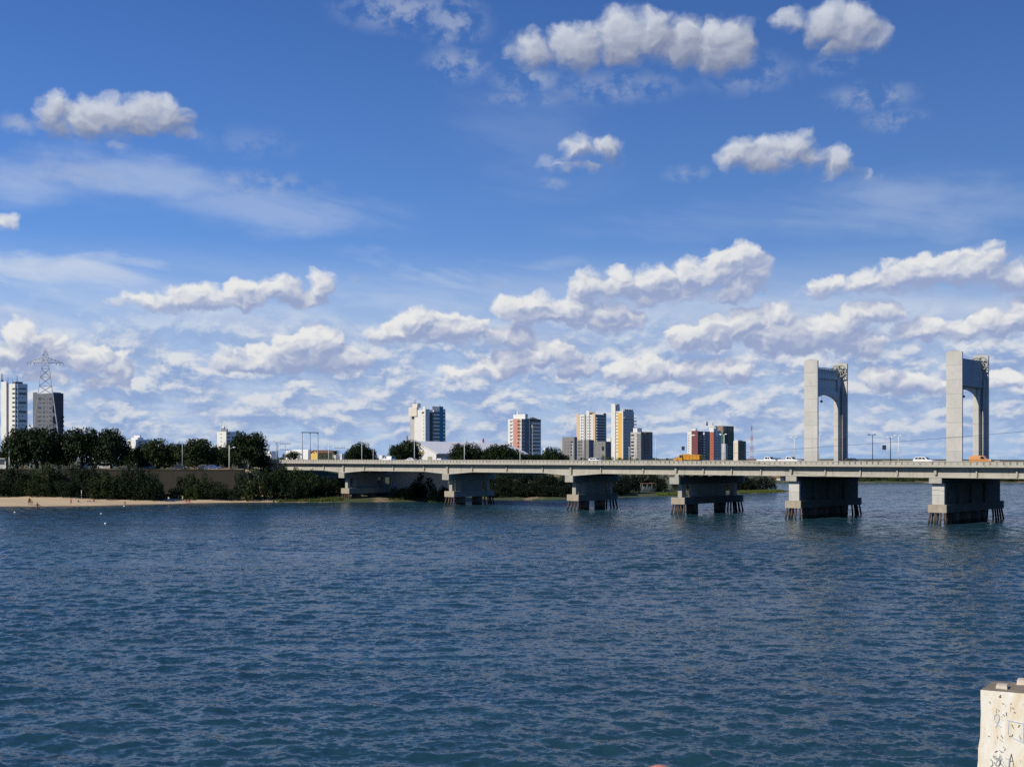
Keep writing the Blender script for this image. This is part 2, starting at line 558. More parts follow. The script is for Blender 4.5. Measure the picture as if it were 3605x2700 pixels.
def surface(name, color, rough=0.75, var=0.12, scale=0.6, streak=0.0, bumps=0.0, tint=None, spec=0.3, metallic=0.0, fine=6.0, joint=0.0, tide=False):
    """painted / cast / woven surface: base colour, cloudy wear, optional vertical weather streaks"""
    m, nb, b = new_mat(name)
    g = nb.t.nodes.new('ShaderNodeNewGeometry')
    P = g.outputs['Position']
    n1 = nb.noise(P, scale, 5, 0.6)
    n2 = nb.noise(P, scale * fine, 4, 0.6)
    f = nb.m('MULTIPLY_ADD', n2, 0.5, nb.m('MULTIPLY', n1, 0.8))
    val = nb.ramp(f, 0.38, 0.92, 1 - var * 1.6, 1 + var * 0.9, smooth=False)
    c = nb.mix(1.0, color, nb.xyz(val, val, val), 'MULTIPLY')
    if tint:
        c = nb.mix(nb.ramp(n1, 0.5, 0.72, 0.0, 0.55), c, tint)
    if streak:
        ns = nb.noise(nb.v('MULTIPLY', P, (1.1, 1.1, 0.07)), 1.6, 5, 0.6)
        c = nb.mix(nb.ramp(ns, 0.52, 0.75, 0.0, streak), c, tuple(x * 0.28 for x in color))
    z = nb.sep(P)[2] if (joint or tide) else None
    if joint:                                            # cast in lifts: thin dark formwork joints, lifts of slightly different grey
        q = nb.m('DIVIDE', z, joint)
        fr = nb.m('FRACT', q)
        ln = nb.ramp(nb.m('ABSOLUTE', nb.m('SUBTRACT', fr, 0.5)), 0.470, 0.492, 0.0, 0.5)
        wn = nb.t.nodes.new('ShaderNodeTexWhiteNoise')
        wn.noise_dimensions = '1D'
        nb.link(nb.m('FLOOR', nb.m('ADD', q, 0.0)), wn.inputs['W'])
        lf = nb.m('MULTIPLY_ADD', wn.outputs[0], 0.14, 0.93)
        c = nb.mix(1.0, c, nb.xyz(lf, lf, lf), 'MULTIPLY')
        c = nb.mix(ln, c, tuple(x * 0.45 for x in color))
    if tide:                                             # algae and mud up to the high water line
        wl = nb.ramp(nb.m('MULTIPLY_ADD', n1, 0.9, nb.m('MULTIPLY', z, -1.0)), -0.5, 0.0, 0.0, 0.85)
        c = nb.mix(wl, c, (0.020, 0.022, 0.014))
    nb.link(c, b.inputs['Base Color'])
    b.inputs['Roughness'].default_value = rough
    b.inputs['Metallic'].default_value = metallic
    b.inputs['Specular IOR Level'].default_value = spec
    if bumps:
        bump(nb, b, n2, bumps, 0.05)
    return m


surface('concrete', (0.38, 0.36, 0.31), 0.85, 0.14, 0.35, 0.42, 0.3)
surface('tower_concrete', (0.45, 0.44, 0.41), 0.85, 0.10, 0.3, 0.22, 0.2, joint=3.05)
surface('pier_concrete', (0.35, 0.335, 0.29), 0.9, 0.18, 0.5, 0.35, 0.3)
surface('sunlit_footing_concrete', (0.33, 0.29, 0.225), 0.9, 0.16, 0.6, 0.3, 0.3)
surface('shade_concrete_dark', (0.10, 0.098, 0.09), 0.95, 0.25, 0.5, 0.4, 0.3)  # shade of the long pier sides put into the colour, darkest tone
surface('shade_concrete_light', (0.24, 0.235, 0.21), 0.95, 0.22, 0.5, 0.35, 0.3)  # same painted-in side shade, lightest tone, left piers and shafts
surface('shade_concrete_mid', (0.16, 0.158, 0.145), 0.95, 0.22, 0.5, 0.4, 0.3)  # same painted-in side shade, middle tone
surface('rusty_steel', (0.085, 0.057, 0.044), 0.9, 0.35, 1.2, 0.3, 0.3, tide=True)
surface('drum_concrete', (0.13, 0.10, 0.075), 0.95, 0.25, 0.6, 0.3, 0.3, tide=True)
surface('asphalt', (0.05, 0.05, 0.052), 0.9, 0.15, 0.8)
surface('galvanized', (0.34, 0.35, 0.36), 0.45, 0.1, 1.0, spec=0.5)
surface('white_pole', (0.62, 0.62, 0.60), 0.5, 0.08, 1.0)
surface('dark_steel', (0.035, 0.04, 0.045), 0.5, 0.2, 1.0)
surface('lamp_glass', (0.72, 0.74, 0.76), 0.15, 0.03, 2.0, spec=0.6)
surface('wheel_iron', (0.32, 0.33, 0.31), 0.6, 0.2, 1.0)
surface('cable_rubber', (0.03, 0.035, 0.045), 0.6, 0.1, 1.0)


# ------------------------------------------------------------------ river banks
SHORE = [(-1500, 1787), (-400, 1786), (0, 1784.5), (300, 1783), (480, 1778), (650, 1773.5), (850, 1769.5), (1000, 1768.5), (1200, 1768),
         (1400, 1766), (1560, 1765), (1700, 1760), (1900, 1760), (2020, 1758), (2180, 1751), (2300, 1748), (2400, 1746), (2600, 1740),
         (2700, 1736), (2790, 1732)]


def shore_xy(px, py):
    d = EYE * FPX / (py - HY)
    return (gx(px, d), d)


SH = [shore_xy(*p) for p in SHORE]
SH = SH + [(116, 500), (110, 520), (112, 560), (134, 622), (150, 634), (210, 636), (280, 640), (420, 655), (700, 690), (1600, 800)]
LAND = SH + [(1600, 3000), (-1600, 3000)]


def terrain_arrays(X, Y):
    """inland distance (positive on land) for every grid point"""
    pts = np.stack([X.ravel(), Y.ravel()], -1)
    best = np.full(len(pts), 1e9)
    sh = np.array(SH)
    for a, b in zip(sh[:-1], sh[1:]):
        ab = b - a
        t = np.clip(((pts - a) @ ab) / (ab @ ab), 0, 1)
        q = a + t[:, None] * ab
        best = np.minimum(best, np.hypot(*(pts - q).T))
    inside = np.zeros(len(pts), bool)
    poly = np.array(LAND)
    j = len(poly) - 1
    for i in range(len(poly)):
        xi, yi = poly[i]
        xj, yj = poly[j]
        with np.errstate(divide='ignore', invalid='ignore'):
            c = ((yi > pts[:, 1]) != (yj > pts[:, 1])) & (pts[:, 0] < (xj - xi) * (pts[:, 1] - yi) / (yj - yi + 1e-12) + xi)
        inside ^= c
        j = i
    return np.where(inside, best, -best).reshape(X.shape)


WALL_Y = 385.0
WALL_X1 = gx(862, WALL_Y)                                # right end of the river wall


def ground_z(X, Y, s):
    """terrain height from position and inland distance"""
    # left: beach, bank, then the promenade behind the river wall
    left = np.interp(s, [-40, -3, 0, 6, 22, 34, 46, 52, 3000], [-6, -0.5, 0.0, 0.45, 1.35, 2.9, 3.6, 3.8, 3.8])
    left = np.where(Y > WALL_Y + 0.6, 10.0, left)
    # middle: grassy bank climbing to street level
    mid = np.interp(s, [-40, -3, 0, 4, 16, 36, 60, 3000], [-6, -0.5, 0.0, 0.5, 1.5, 4.5, 10.0, 10.0])
    # right: low wooded point and the far bank
    right = np.interp(s, [-40, -3, 0, 5, 14, 60, 140, 3000], [-6, -0.4, 0.0, 0.45, 0.8, 1.8, 9.0, 10.0])
    a = np.clip((X - WALL_X1 - 1.0) / 6.0, 0, 1)
    z = left * (1 - a) + mid * a
    b = np.clip((X - 18) / 30.0, 0, 1)
    return z * (1 - b) + right * b


def make_banks():
    xs = np.concatenate([np.linspace(-900, -260, 40)[:-1], np.arange(-260, 190, 2.5), np.linspace(190, 900, 50)])
    ys = np.concatenate([np.arange(326, 400, 1.6), np.arange(400, 660, 3.0), np.geomspace(660, 2900, 40)])
    X, Y = np.meshgrid(xs, ys)
    s = terrain_arrays(X, Y)
    rng = np.random.default_rng(2)
    Z = ground_z(X, Y, s)
    wob = 0.10 * np.sin(X * 0.21 + Y * 0.33) + 0.08 * np.sin(X * 0.53 - Y * 0.27 + 1.0)
    Z = Z + np.where(s > 3, wob, wob * 0.25)
    nr, nc = X.shape
    idx = np.arange(nr * nc).reshape(nr, nc)
    q = np.stack([idx[:-1, :-1], idx[:-1, 1:], idx[1:, 1:], idx[1:, :-1]], -1).reshape(-1, 4)
    sc = (s.ravel()[q]).max(1)
    xc = X.ravel()[q].mean(1)
    sm = s.ravel()[q].mean(1)
    keep = sc > -30
    sand = keep & (xc < gx(985, 370)) & (sm < 27)
    co = np.stack([X, Y, Z], -1).reshape(-1, 3)
    out = []
    for nm, msk, mt in (('beach', sand, 'sand'), ('ground', keep & ~sand, 'bank_soil')):
        f = q[msk]
        used = np.unique(f)
        remap = -np.ones(nr * nc, int)
        remap[used] = np.arange(len(used))
        me = bpy.data.meshes.new(nm)
        me.from_pydata(co[used].tolist(), [], remap[f].tolist())
        me.polygons.foreach_set('use_smooth', np.ones(len(f), bool))
        me.materials.append(MATS[mt])
        o = put(nm, me)
        o['kind'] = 'structure'
        out.append(o)
    return out


def sand_mat():
    m, nb, b = new_mat('sand')
    g = nb.t.nodes.new('ShaderNodeNewGeometry')
    P = g.outputs['Position']
    z = nb.sep(P)[2]
    n = nb.noise(nb.v('MULTIPLY', P, (0.3, 1.0, 1.0)), 0.35, 5, 0.6)
    n2 = nb.noise(P, 2.5, 4, 0.6)
    dry = nb.mix(n, (0.42, 0.31, 0.19), (0.56, 0.43, 0.27))
    dry = nb.mix(nb.ramp(n2, 0.55, 0.75, 0, 0.35), dry, (0.22, 0.17, 0.11))
    wet = nb.ramp(nb.m('MULTIPLY_ADD', n, 0.15, z), 0.10, 0.30)
    c = nb.mix(wet, (0.10, 0.075, 0.045), dry)
    nb.link(c, b.inputs['Base Color'])
    b.inputs['Roughness'].default_value = 0.9
    bump(nb, b, n2, 0.4, 0.1)


def soil_mat():
    m, nb, b = new_mat('bank_soil')
    g = nb.t.nodes.new('ShaderNodeNewGeometry')
    P = g.outputs['Position']
    n = nb.noise(P, 0.11, 6, 0.62)
    n2 = nb.noise(P, 1.2, 5, 0.6)
    grass = nb.mix(n2, (0.020, 0.034, 0.010), (0.062, 0.078, 0.022))
    earth = nb.mix(n2, (0.16, 0.11, 0.065), (0.30, 0.22, 0.14))
    c = nb.mix(nb.ramp(n, 0.52, 0.62), grass, earth)
    nb.link(c, b.inputs['Base Color'])
    b.inputs['Roughness'].default_value = 0.95
    bump(nb, b, n2, 0.5, 0.2)


sand_mat()
soil_mat()
make_banks()


def zat(x, y):
    X, Y = np.array([[x]]), np.array([[y]])
    return float(ground_z(X, Y, terrain_arrays(X, Y))[0, 0])


# the river wall below the promenade
def wall_mat():
    m, nb, b = new_mat('stained_wall')
    g = nb.t.nodes.new('ShaderNodeNewGeometry')
    P = g.outputs['Position']
    ns = nb.noise(nb.v('MULTIPLY', P, (1.0, 1.0, 0.10)), 0.55, 6, 0.65)
    nf = nb.noise(P, 1.5, 5, 0.6)
    c = nb.mix(nf, (0.022, 0.019, 0.013), (0.042, 0.036, 0.024))
    c = nb.mix(nb.ramp(ns, 0.45, 0.66, 0, 0.85), c, (0.018, 0.016, 0.014))
    nb.link(c, b.inputs['Base Color'])
    b.inputs['Roughness'].default_value = 0.95
    bump(nb, b, nf, 0.5, 0.1)


wall_mat()
t = empty('retaining_wall', (gx(-260, WALL_Y), WALL_Y, 1.0), 0, 'long stained concrete river wall holding up the promenade behind the beach shrubs', 'wall')
wl = WALL_X1 - gx(-260, WALL_Y)
MB().box(0, wl, 0, 0.6, 0, 8.75).build('wall_face', 'stained_wall', t)
MB().box(-0.1, wl + 0.1, -0.15, 0.75, 8.75, 9.05).build('coping', 'stained_wall', t)

# ------------------------------------------------------------------ the bridge
UX, UY = 0.7354, -0.6776                                 # along the deck, towards the near right
VX, VY = 0.6776, 0.7354                                  # across the deck, away from the camera
BROT = math.atan2(UY, UX)
BD = 271.1
BO = Vector((gx(2791, BD), BD, 0.0))


def bx(px, t=0.0):
    """position along the deck that shows at photo column px, t metres across"""
    k = (px - CX) / FPX
    ox, oy = BO.x + t * VX, BO.y + t * VY
    return (k * oy - ox) / (UX - k * UY)


def bworld(x, t, z=0.0):
    return Vector((BO.x + x * UX + t * VX, BO.y + x * UY + t * VY, z))


bridge = empty('concrete_bridge', BO, BROT, 'long concrete road bridge on six piers with two pale lift towers over the river', 'bridge')
PIER_PX = [1215, 1581.5, 2016, 2386, 2791, 3299]
PX = [bx(p) for p in PIER_PX]
X0, X1 = bx(868, -2), bx(4300, -2)
PIER_L = [16.9, 16.9, 16.9, 26.9, 29.9, 31.9]
T_NEAR = -2.0
FAR_X = [X0, PX[2] + 4, PX[3], PX[4], PX[5], X1]
FAR_T = [18.9, 18.9, 28.9, 31.9, 33.9, 34.5]


def t_far(x):
    """far edge of the deck: the roadway widens towards the lift span"""
    return float(np.interp(x, FAR_X, FAR_T))


def far_spot(px, inset):
    x = bx(px, 20.0)
    for _ in range(6):
        x = bx(px, t_far(x) - inset)
    return x, t_far(x) - inset


ROAD_Z, SLAB_B, RAIL_T = 12.35, 11.93, 13.14

# deck slab and roadway
def deck_poly(m):
    return [(X0, T_NEAR + m), (X1, T_NEAR + m)] + [(x, t_far(x) - m) for x in reversed(FAR_X)]


MB().prism(deck_poly(0.25), SLAB_B + 0.03, ROAD_Z - 0.05, 'z').build('deck_slab', 'concrete', bridge)
MB().prism(deck_poly(1.6), ROAD_Z - 0.05, ROAD_Z, 'z').build('roadway', 'asphalt', bridge)


def railing(tf, side):
    """precast panel parapet with open joints and a solid skirt"""
    g = MB()
    g.box(X0, X1, tf, tf + 0.25, SLAB_B, ROAD_Z + 0.06)                # skirt
    g.box(X0, X1, tf - 0.03, tf + 0.28, RAIL_T - 0.10, RAIL_T)          # hand rail
    x = X0
    step = 1.32
    while x < X1:
        g.box(x + 0.15, x + step - 0.15, tf + 0.05, tf + 0.20, ROAD_Z + 0.06, RAIL_T - 0.10)
        g.box(x - 0.04, x + 0.04, tf + 0.14, tf + 0.24, ROAD_Z + 0.06, RAIL_T - 0.10)
        x += step
    return g


railing(T_NEAR, -1).build('railing', 'concrete', bridge)
g = MB()
for xa, xb in zip(FAR_X, FAR_X[1:]):
    ta, tb = t_far(xa) - 0.25, t_far(xb) - 0.25
    for (o0, o1, z0, z1) in ((0, 0.25, SLAB_B, ROAD_Z + 0.06), (-0.03, 0.28, RAIL_T - 0.10, RAIL_T)):
        g.prism([(xa, ta + o0), (xb, tb + o0), (xb, tb + o1), (xa, ta + o1)], z0, z1, 'z')
x = X0
while x < X1:
    tf = t_far(x + 0.66) - 0.25
    g.box(x + 0.15, x + 1.17, tf + 0.05, tf + 0.20, ROAD_Z + 0.06, RAIL_T - 0.10)
    x += 1.32
g.build('railing', 'concrete', bridge)


def girder_poly():
    """side view of a girder: level soffit with haunches over the three left piers"""
    lo = 9.72
    pts = [(X0, lo + 0.05)]
    for i, p in enumerate(PX):
        if i < 3:
            pts += [(p - 10.0, lo), (p - 1.0, lo - 0.62), (p + 1.0, lo - 0.62), (p + 10.0, lo)]
    pts += [(X1, lo)]
    return pts


RIBS = []
for i in range(5):
    a, b = PX[i], PX[i + 1]
    if i < 3:
        RIBS += [a + 10.0, b - 10.0]
        if b - a > 36:
            RIBS += [(a + b) / 2]
    else:
        n = max(3, round((b - a) / 7.8))
        RIBS += [a + (b - a) * k / n for k in range(1, n)]
RIBS += [PX[0] - 10, PX[5] + 8.5, PX[5] + 16.5]
for k, tg in enumerate((-0.35, 3.4, 7.6, 12.0, 16.3, 20.8, 25.0, 28.8)):
    pts = girder_poly()
    if tg > 17:                                          # the outer beams start where the deck is wide enough
        xs0 = float(np.interp(tg + 1.8, FAR_T[1:], FAR_X[1:]))
        pts = [(xs0, 9.72)] + [q for q in pts if q[0] > xs0 + 0.5]
    g = MB()
    w = 0.42
    # web as a strip of slices so the soffit can bend
    for (xa, za), (xb, zb) in zip(pts, pts[1:]):
        vs = [(xa, tg, za), (xb, tg, zb), (xb, tg, SLAB_B + 0.03), (xa, tg, SLAB_B + 0.03),
              (xa, tg + w, za), (xb, tg + w, zb), (xb, tg + w, SLAB_B + 0.03), (xa, tg + w, SLAB_B + 0.03)]
        g.add(vs, [(0, 1, 2, 3), (7, 6, 5, 4), (0, 4, 5, 1), (3, 2, 6, 7), (0, 3, 7, 4), (1, 5, 6, 2)])
        if k == 0:                                       # bottom flange catches the sun
            f = 0.22
            vs = [(xa, tg - 0.16, za - 0.02), (xb, tg - 0.16, zb - 0.02), (xb, tg - 0.16, zb + f), (xa, tg - 0.16, za + f),
                  (xa, tg + 0.0, za - 0.02), (xb, tg + 0.0, zb - 0.02), (xb, tg + 0.0, zb + f + 0.12), (xa, tg + 0.0, za + f + 0.12)]
            g.add(vs, [(0, 1, 2, 3), (7, 6, 5, 4), (0, 4, 5, 1), (3, 2, 6, 7), (0, 3, 7, 4), (1, 5, 6, 2)])
    go = g.build('girder', 'concrete' if k in (0, 7) else 'shade_concrete_dark', bridge)  # inner girders share the shade-toned concrete
    if k == 0:
        for x in RIBS:
            MB().box(x - 0.14, x + 0.14, tg - 0.42, tg - 0.003, 9.98, SLAB_B - 0.0).build('rib', 'concrete', go)
        for i, x in enumerate(PX):
            zb = 9.15 if i < 3 else 9.98
            MB().box(x - 0.30, x + 0.22, tg - 0.55, tg - 0.003, zb + 0.35, SLAB_B).build('rib', 'concrete', go)


def battered_piles(p, spots, z1):
    for (x, t, dx, dt) in spots:
        MB().tube((x + dx, t + dt, -3.0), (x, t, z1), 0.22, 0.22, 8).build('pile', 'rusty_steel', p)


def pier(i, xc):
    p = MB()
    L = PIER_L[i]
    r = L / 28.5
    tower = i >= 4
    shade_mat = 'shade_concrete_light' if i < 2 else 'shade_concrete_mid' if i == 2 else 'shade_concrete_dark'  # side shade painted as darker concrete; the short pale ends stand for sunlight
    zc0, zc1 = (2.44, 4.12)
    half = 1.98
    # footing slab is the pier's own mesh; the rest hangs below and above it
    e1 = 0.5
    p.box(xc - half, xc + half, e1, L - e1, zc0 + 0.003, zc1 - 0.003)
    po = p.build('pier', shade_mat, bridge)
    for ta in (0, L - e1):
        MB().box(xc - half, xc + half, ta, ta + e1, zc0, zc1).build('sunlit_footing_end', 'sunlit_footing_concrete', po)  # pale end piece carries the sunlit end face in its colour
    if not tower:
        MB().box(xc - 1.38, xc + 1.38, -0.9, L + 0.9, 7.423, 9.097).build('crosshead', shade_mat, po)
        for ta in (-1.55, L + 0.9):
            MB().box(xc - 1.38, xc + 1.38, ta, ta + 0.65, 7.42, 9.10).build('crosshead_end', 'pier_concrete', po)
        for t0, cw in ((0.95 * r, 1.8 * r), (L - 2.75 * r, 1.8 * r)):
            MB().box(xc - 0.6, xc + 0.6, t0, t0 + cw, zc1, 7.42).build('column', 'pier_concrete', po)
        prof = []
        n = 12
        for k in range(n + 1):
            a = math.pi + math.pi * k / n
            prof.append((xc + 1.05 * math.cos(a), (7.0 if i > 2 else 4.0) * (r if i > 2 else 1) + 1.05 * math.sin(a)))
        for k in range(n + 1):
            a = math.pi * k / n
            prof.append((xc + 1.05 * math.cos(a), L - (7.7 * r if i > 2 else 4.6) + 1.05 * math.sin(a)))
        MB().prism(prof, zc1, 7.42, 'z').build('wall_shaft', 'shade_concrete_light', po)
        gb = 9.10 if i < 3 else 9.72
        for tg in [q for q in (-0.35, 3.4, 7.6, 12.0, 16.3, 20.8, 25.0, 28.8) if q < L + 0.3]:
            MB().box(xc - 0.55, xc + 0.55, tg - 0.15, tg + 0.55, 9.10, gb - (0.0 if i < 3 else 0.003)).build('bearing_block', 'pier_concrete', po) if gb > 9.11 else None
        drums = (6.6 * r, 19.8 * r) if i > 2 else (4.6, L - 5.4)
    else:
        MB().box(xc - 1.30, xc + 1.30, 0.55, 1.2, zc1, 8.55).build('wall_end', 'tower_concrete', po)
        MB().box(xc - 1.30, xc + 1.297, 1.2, L - 0.55, zc1, 8.55).build('wall_shaft', shade_mat, po)
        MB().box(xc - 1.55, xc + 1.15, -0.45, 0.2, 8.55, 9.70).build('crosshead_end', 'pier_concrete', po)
        MB().box(xc - 1.55, xc + 1.147, 0.2, L + 0.2, 8.553, 9.70).build('crosshead', shade_mat, po)
        for t0 in (7.2, 14.0, 21.5):
            MB().box(xc + 1.30, xc + 1.75, t0, t0 + 2.0, zc1, 8.55).build('buttress', shade_mat, po)
        drums = (7.4, 13.4, 19.0, 22.6)
    for td in drums:
        MB().tube((xc, td, -3), (xc, td, zc0), 1.5, 1.5, 18).build('drum', 'drum_concrete', po)
    sp = []
    rows_ = ((0.45, -1), (1.7, -0.4), (3.0, 0.1), (4.3, 0.3), (L - 4.3, -0.3), (L - 3.0, -0.1), (L - 1.7, 0.4), (L - 0.45, 1))
    for t0, sg in (rows_ if i > 2 else rows_[:2] + rows_[-2:]):
        for x, dx in ((-1.55, -0.7), (1.55, 0.7)):
            sp.append((xc + x, t0, dx, sg * 0.9))
        if abs(sg) == 1:
            sp += [(xc - 0.45, t0 + 0.1, -0.15, sg * 1.2), (xc + 0.55, t0 + 0.1, 0.2, sg * 1.2)]
    battered_piles(po, sp, zc0)
    return po


for i, x in enumerate(PX):
    pier(i, x)

# abutment on the left bank
MB().box(X0 - 6, X0 + 1.5, T_NEAR + 0.6, t_far(X0) - 0.6, 2.0, SLAB_B + 0.02).build('abutment', 'concrete', bridge)


def tower(xc, kind):
    """portal of two legs: outer plate and inner rib, a deep beam between them, rope wheels on the far leg"""
    tl, tr, top = 8.0, 22.9, 36.7
    wx = 1.72
    for t0, sg in ((tl, 1), (tr, -1)):
        g = MB()
        ta, tb = (t0, t0 + 0.45) if sg > 0 else (t0 - 0.45, t0)
        n = 8
        prof = [(xc - wx, ROAD_Z), (xc + wx, ROAD_Z), (xc + wx, top - 0.35)]
        for k in range(1, n):
            prof.append((xc + wx - 2 * wx * k / n, top - 0.35 + 0.35 * math.sin(math.pi * k / n)))
        prof.append((xc - wx, top - 0.35))
        g.prism(prof, ta, tb, 'y')
        leg = g.build('tower_leg', 'tower_concrete', bridge)
        r = MB()
        ra, rb = (tb, tb + 1.5) if sg > 0 else (ta - 1.5, ta)
        r.box(xc - 0.75, xc + 0.15, ra, rb, ROAD_Z, 33.6)
        r.build('rib', 'tower_concrete', leg)
        if sg < 0:
            r = MB()
            r.box(xc + 0.75, xc + 0.95, ta - 0.5, ta, ROAD_Z, 31.0)
            r.box(xc - 1.25, xc - 1.1, ta - 0.4, ta, ROAD_Z, 31.0)
            r.build('guide_rail', 'tower_concrete', leg)
    ta, tb = tl + 1.95, tr - 1.95
    n = 16
    arch = [(ta, 31.0)]
    for k in range(n + 1):
        f = k / n
        arch.append((ta + (tb - ta) * f, 27.4 + 1.25 * math.sin(math.pi * f) ** 0.7))
    arch.append((tb, 31.0))
    g = MB()
    if kind == 0:
        g.prism([(ta, 29.6)] + arch[1:-1] + [(tb, 29.6)], xc - 0.75, xc + 0.12, 'x')
        g.box(xc - 0.75, xc - 0.35, ta, tb, 29.6, 32.5)
        g.box(xc - 0.75, xc + 0.12, ta, tb, 32.5, 33.8)
        beam = g.build('beam', 'tower_concrete', bridge)
        r = MB()
        for k in range(11):
            f = ta + (tb - ta) * k / 10
            r.box(xc + 0.0, xc + 0.08, f - 0.06, f + 0.06, 33.8, 34.9)
        r.box(xc - 0.02, xc + 0.10, ta, tb, 34.9, 35.05)
        r.box(xc + 0.02, xc + 0.06, ta, tb, 33.8, 34.75)
        r.build('beam_railing', 'wheel_iron', beam)
    else:
        g.prism([(ta, 29.5)] + arch[1:-1] + [(tb, 29.5)], xc - 0.75, xc - 0.35, 'x')
        g.box(xc - 0.75, xc + 0.12, ta, tb, 29.5, 33.8)
        beam = g.build('beam', 'tower_concrete', bridge)
        MB().box(xc + 0.30, xc + 0.75, ta - 0.6, tb + 0.6, 29.3, 35.15).build('counterweight', 'weight_concrete', beam)
    MB().tube((xc - 0.1, (ta + tb) / 2 - 2.2, 27.2), (xc - 0.1, (ta + tb) / 2 - 2.2, 28.6), 0.03, 0.03, 5).ball((xc - 0.1, (ta + tb) / 2 - 2.2, 27.1), 0.35, 0.35, 0.28).build('signal_lamp', 'dark_steel', beam)
    # rope wheels
    for dx, dt in ((-0.55, -0.9), (0.75, -1.3)):
        w = MB()
        cx, ct, cz, rr = xc + dx, tr - 0.45 + dt, 34.6, 1.35
        m = 22
        for k in range(m):
            a, b2 = 2 * math.pi * k / m, 2 * math.pi * (k + 1) / m
            w.tube((cx + rr * math.cos(a), ct, cz + rr * math.sin(a)), (cx + rr * math.cos(b2), ct, cz + rr * math.sin(b2)), 0.17, 0.17, 6)
        for k in range(8):
            a = 2 * math.pi * k / 8
            w.tube((cx, ct, cz), (cx + rr * math.cos(a), ct, cz + rr * math.sin(a)), 0.10, 0.10, 5)
        w.tube((cx, ct - 0.3, cz), (cx, tr - 0.45, cz), 0.22, 0.22, 8)
        w.build('rope_wheel', 'wheel_iron', bridge)


surface('weight_concrete', (0.27, 0.28, 0.28), 0.85, 0.12, 0.6, 0.2)
tower(bx(2854.5, 8.0), 0)
tower(bx(3359, 8.0), 1)


# ------------------------------------------------------------------ town: towers, warehouses, houses
surface('white_render', (0.60, 0.60, 0.58), 0.8, 0.07, 0.25, 0.12)
surface('cream_render', (0.58, 0.53, 0.46), 0.8, 0.07, 0.25, 0.12)
surface('tan_render', (0.55, 0.40, 0.27), 0.8, 0.07, 0.25)
surface('pink_render', (0.47, 0.23, 0.18), 0.8, 0.07, 0.25)
surface('yellow_render', (0.60, 0.38, 0.10), 0.8, 0.07, 0.25)
surface('grey_render', (0.19, 0.19, 0.19), 0.85, 0.1, 0.25, 0.15)
surface('dim_render', (0.115, 0.12, 0.13), 0.85, 0.08, 0.25)
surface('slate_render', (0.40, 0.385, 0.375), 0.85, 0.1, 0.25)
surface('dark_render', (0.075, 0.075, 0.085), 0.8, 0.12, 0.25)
surface('brown_render', (0.10, 0.075, 0.085), 0.85, 0.1, 0.25)
surface('maroon_render', (0.15, 0.055, 0.06), 0.85, 0.07, 0.25)
surface('brick_red', (0.34, 0.09, 0.055), 0.85, 0.07, 0.25)
surface('blue_tile', (0.03, 0.17, 0.27), 0.6, 0.1, 0.25)
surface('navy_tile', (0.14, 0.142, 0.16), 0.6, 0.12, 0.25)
surface('olive_render', (0.13, 0.12, 0.075), 0.85, 0.1, 0.25)
surface('green_net', (0.06, 0.13, 0.09), 0.9, 0.35, 0.35)
surface('raw_concrete', (0.24, 0.18, 0.14), 0.9, 0.25, 0.4, 0.2)
surface('shade_side_grey', (0.64, 0.595, 0.54), 0.85, 0.1, 0.25, 0.1)  # for shaded right faces: lightened and warmed, light put into the colour
surface('white_roof', (0.96, 0.90, 0.79), 0.45, 0.03, 0.15)
surface('balcony_brown', (0.26, 0.16, 0.10), 0.85, 0.1, 0.4)
surface('window_glass', (0.022, 0.028, 0.036), 0.12, 0.3, 0.4, spec=0.6)
surface('shed_metal', (0.66, 0.66, 0.65), 0.5, 0.05, 0.15, 0.05)
surface('roof_tile', (0.36, 0.17, 0.09), 0.9, 0.2, 0.8)
surface('house_yellow', (0.62, 0.42, 0.13), 0.85, 0.08, 0.5)
surface('sign_yellow', (0.62, 0.38, 0.03), 0.6, 0.05, 1.0)
surface('beige_door', (0.33, 0.30, 0.20), 0.8, 0.1, 0.8)
surface('mast_red', (0.42, 0.10, 0.08), 0.6, 0.1, 0.3)
surface('mast_white', (0.55, 0.55, 0.56), 0.6, 0.1, 0.3)
surface('pylon_steel', (0.50, 0.50, 0.49), 0.5, 0.1, 1.0, spec=0.5)
surface('brown_earth', (0.26, 0.15, 0.09), 0.9, 0.2, 0.4)

WIN_CACHE = {}


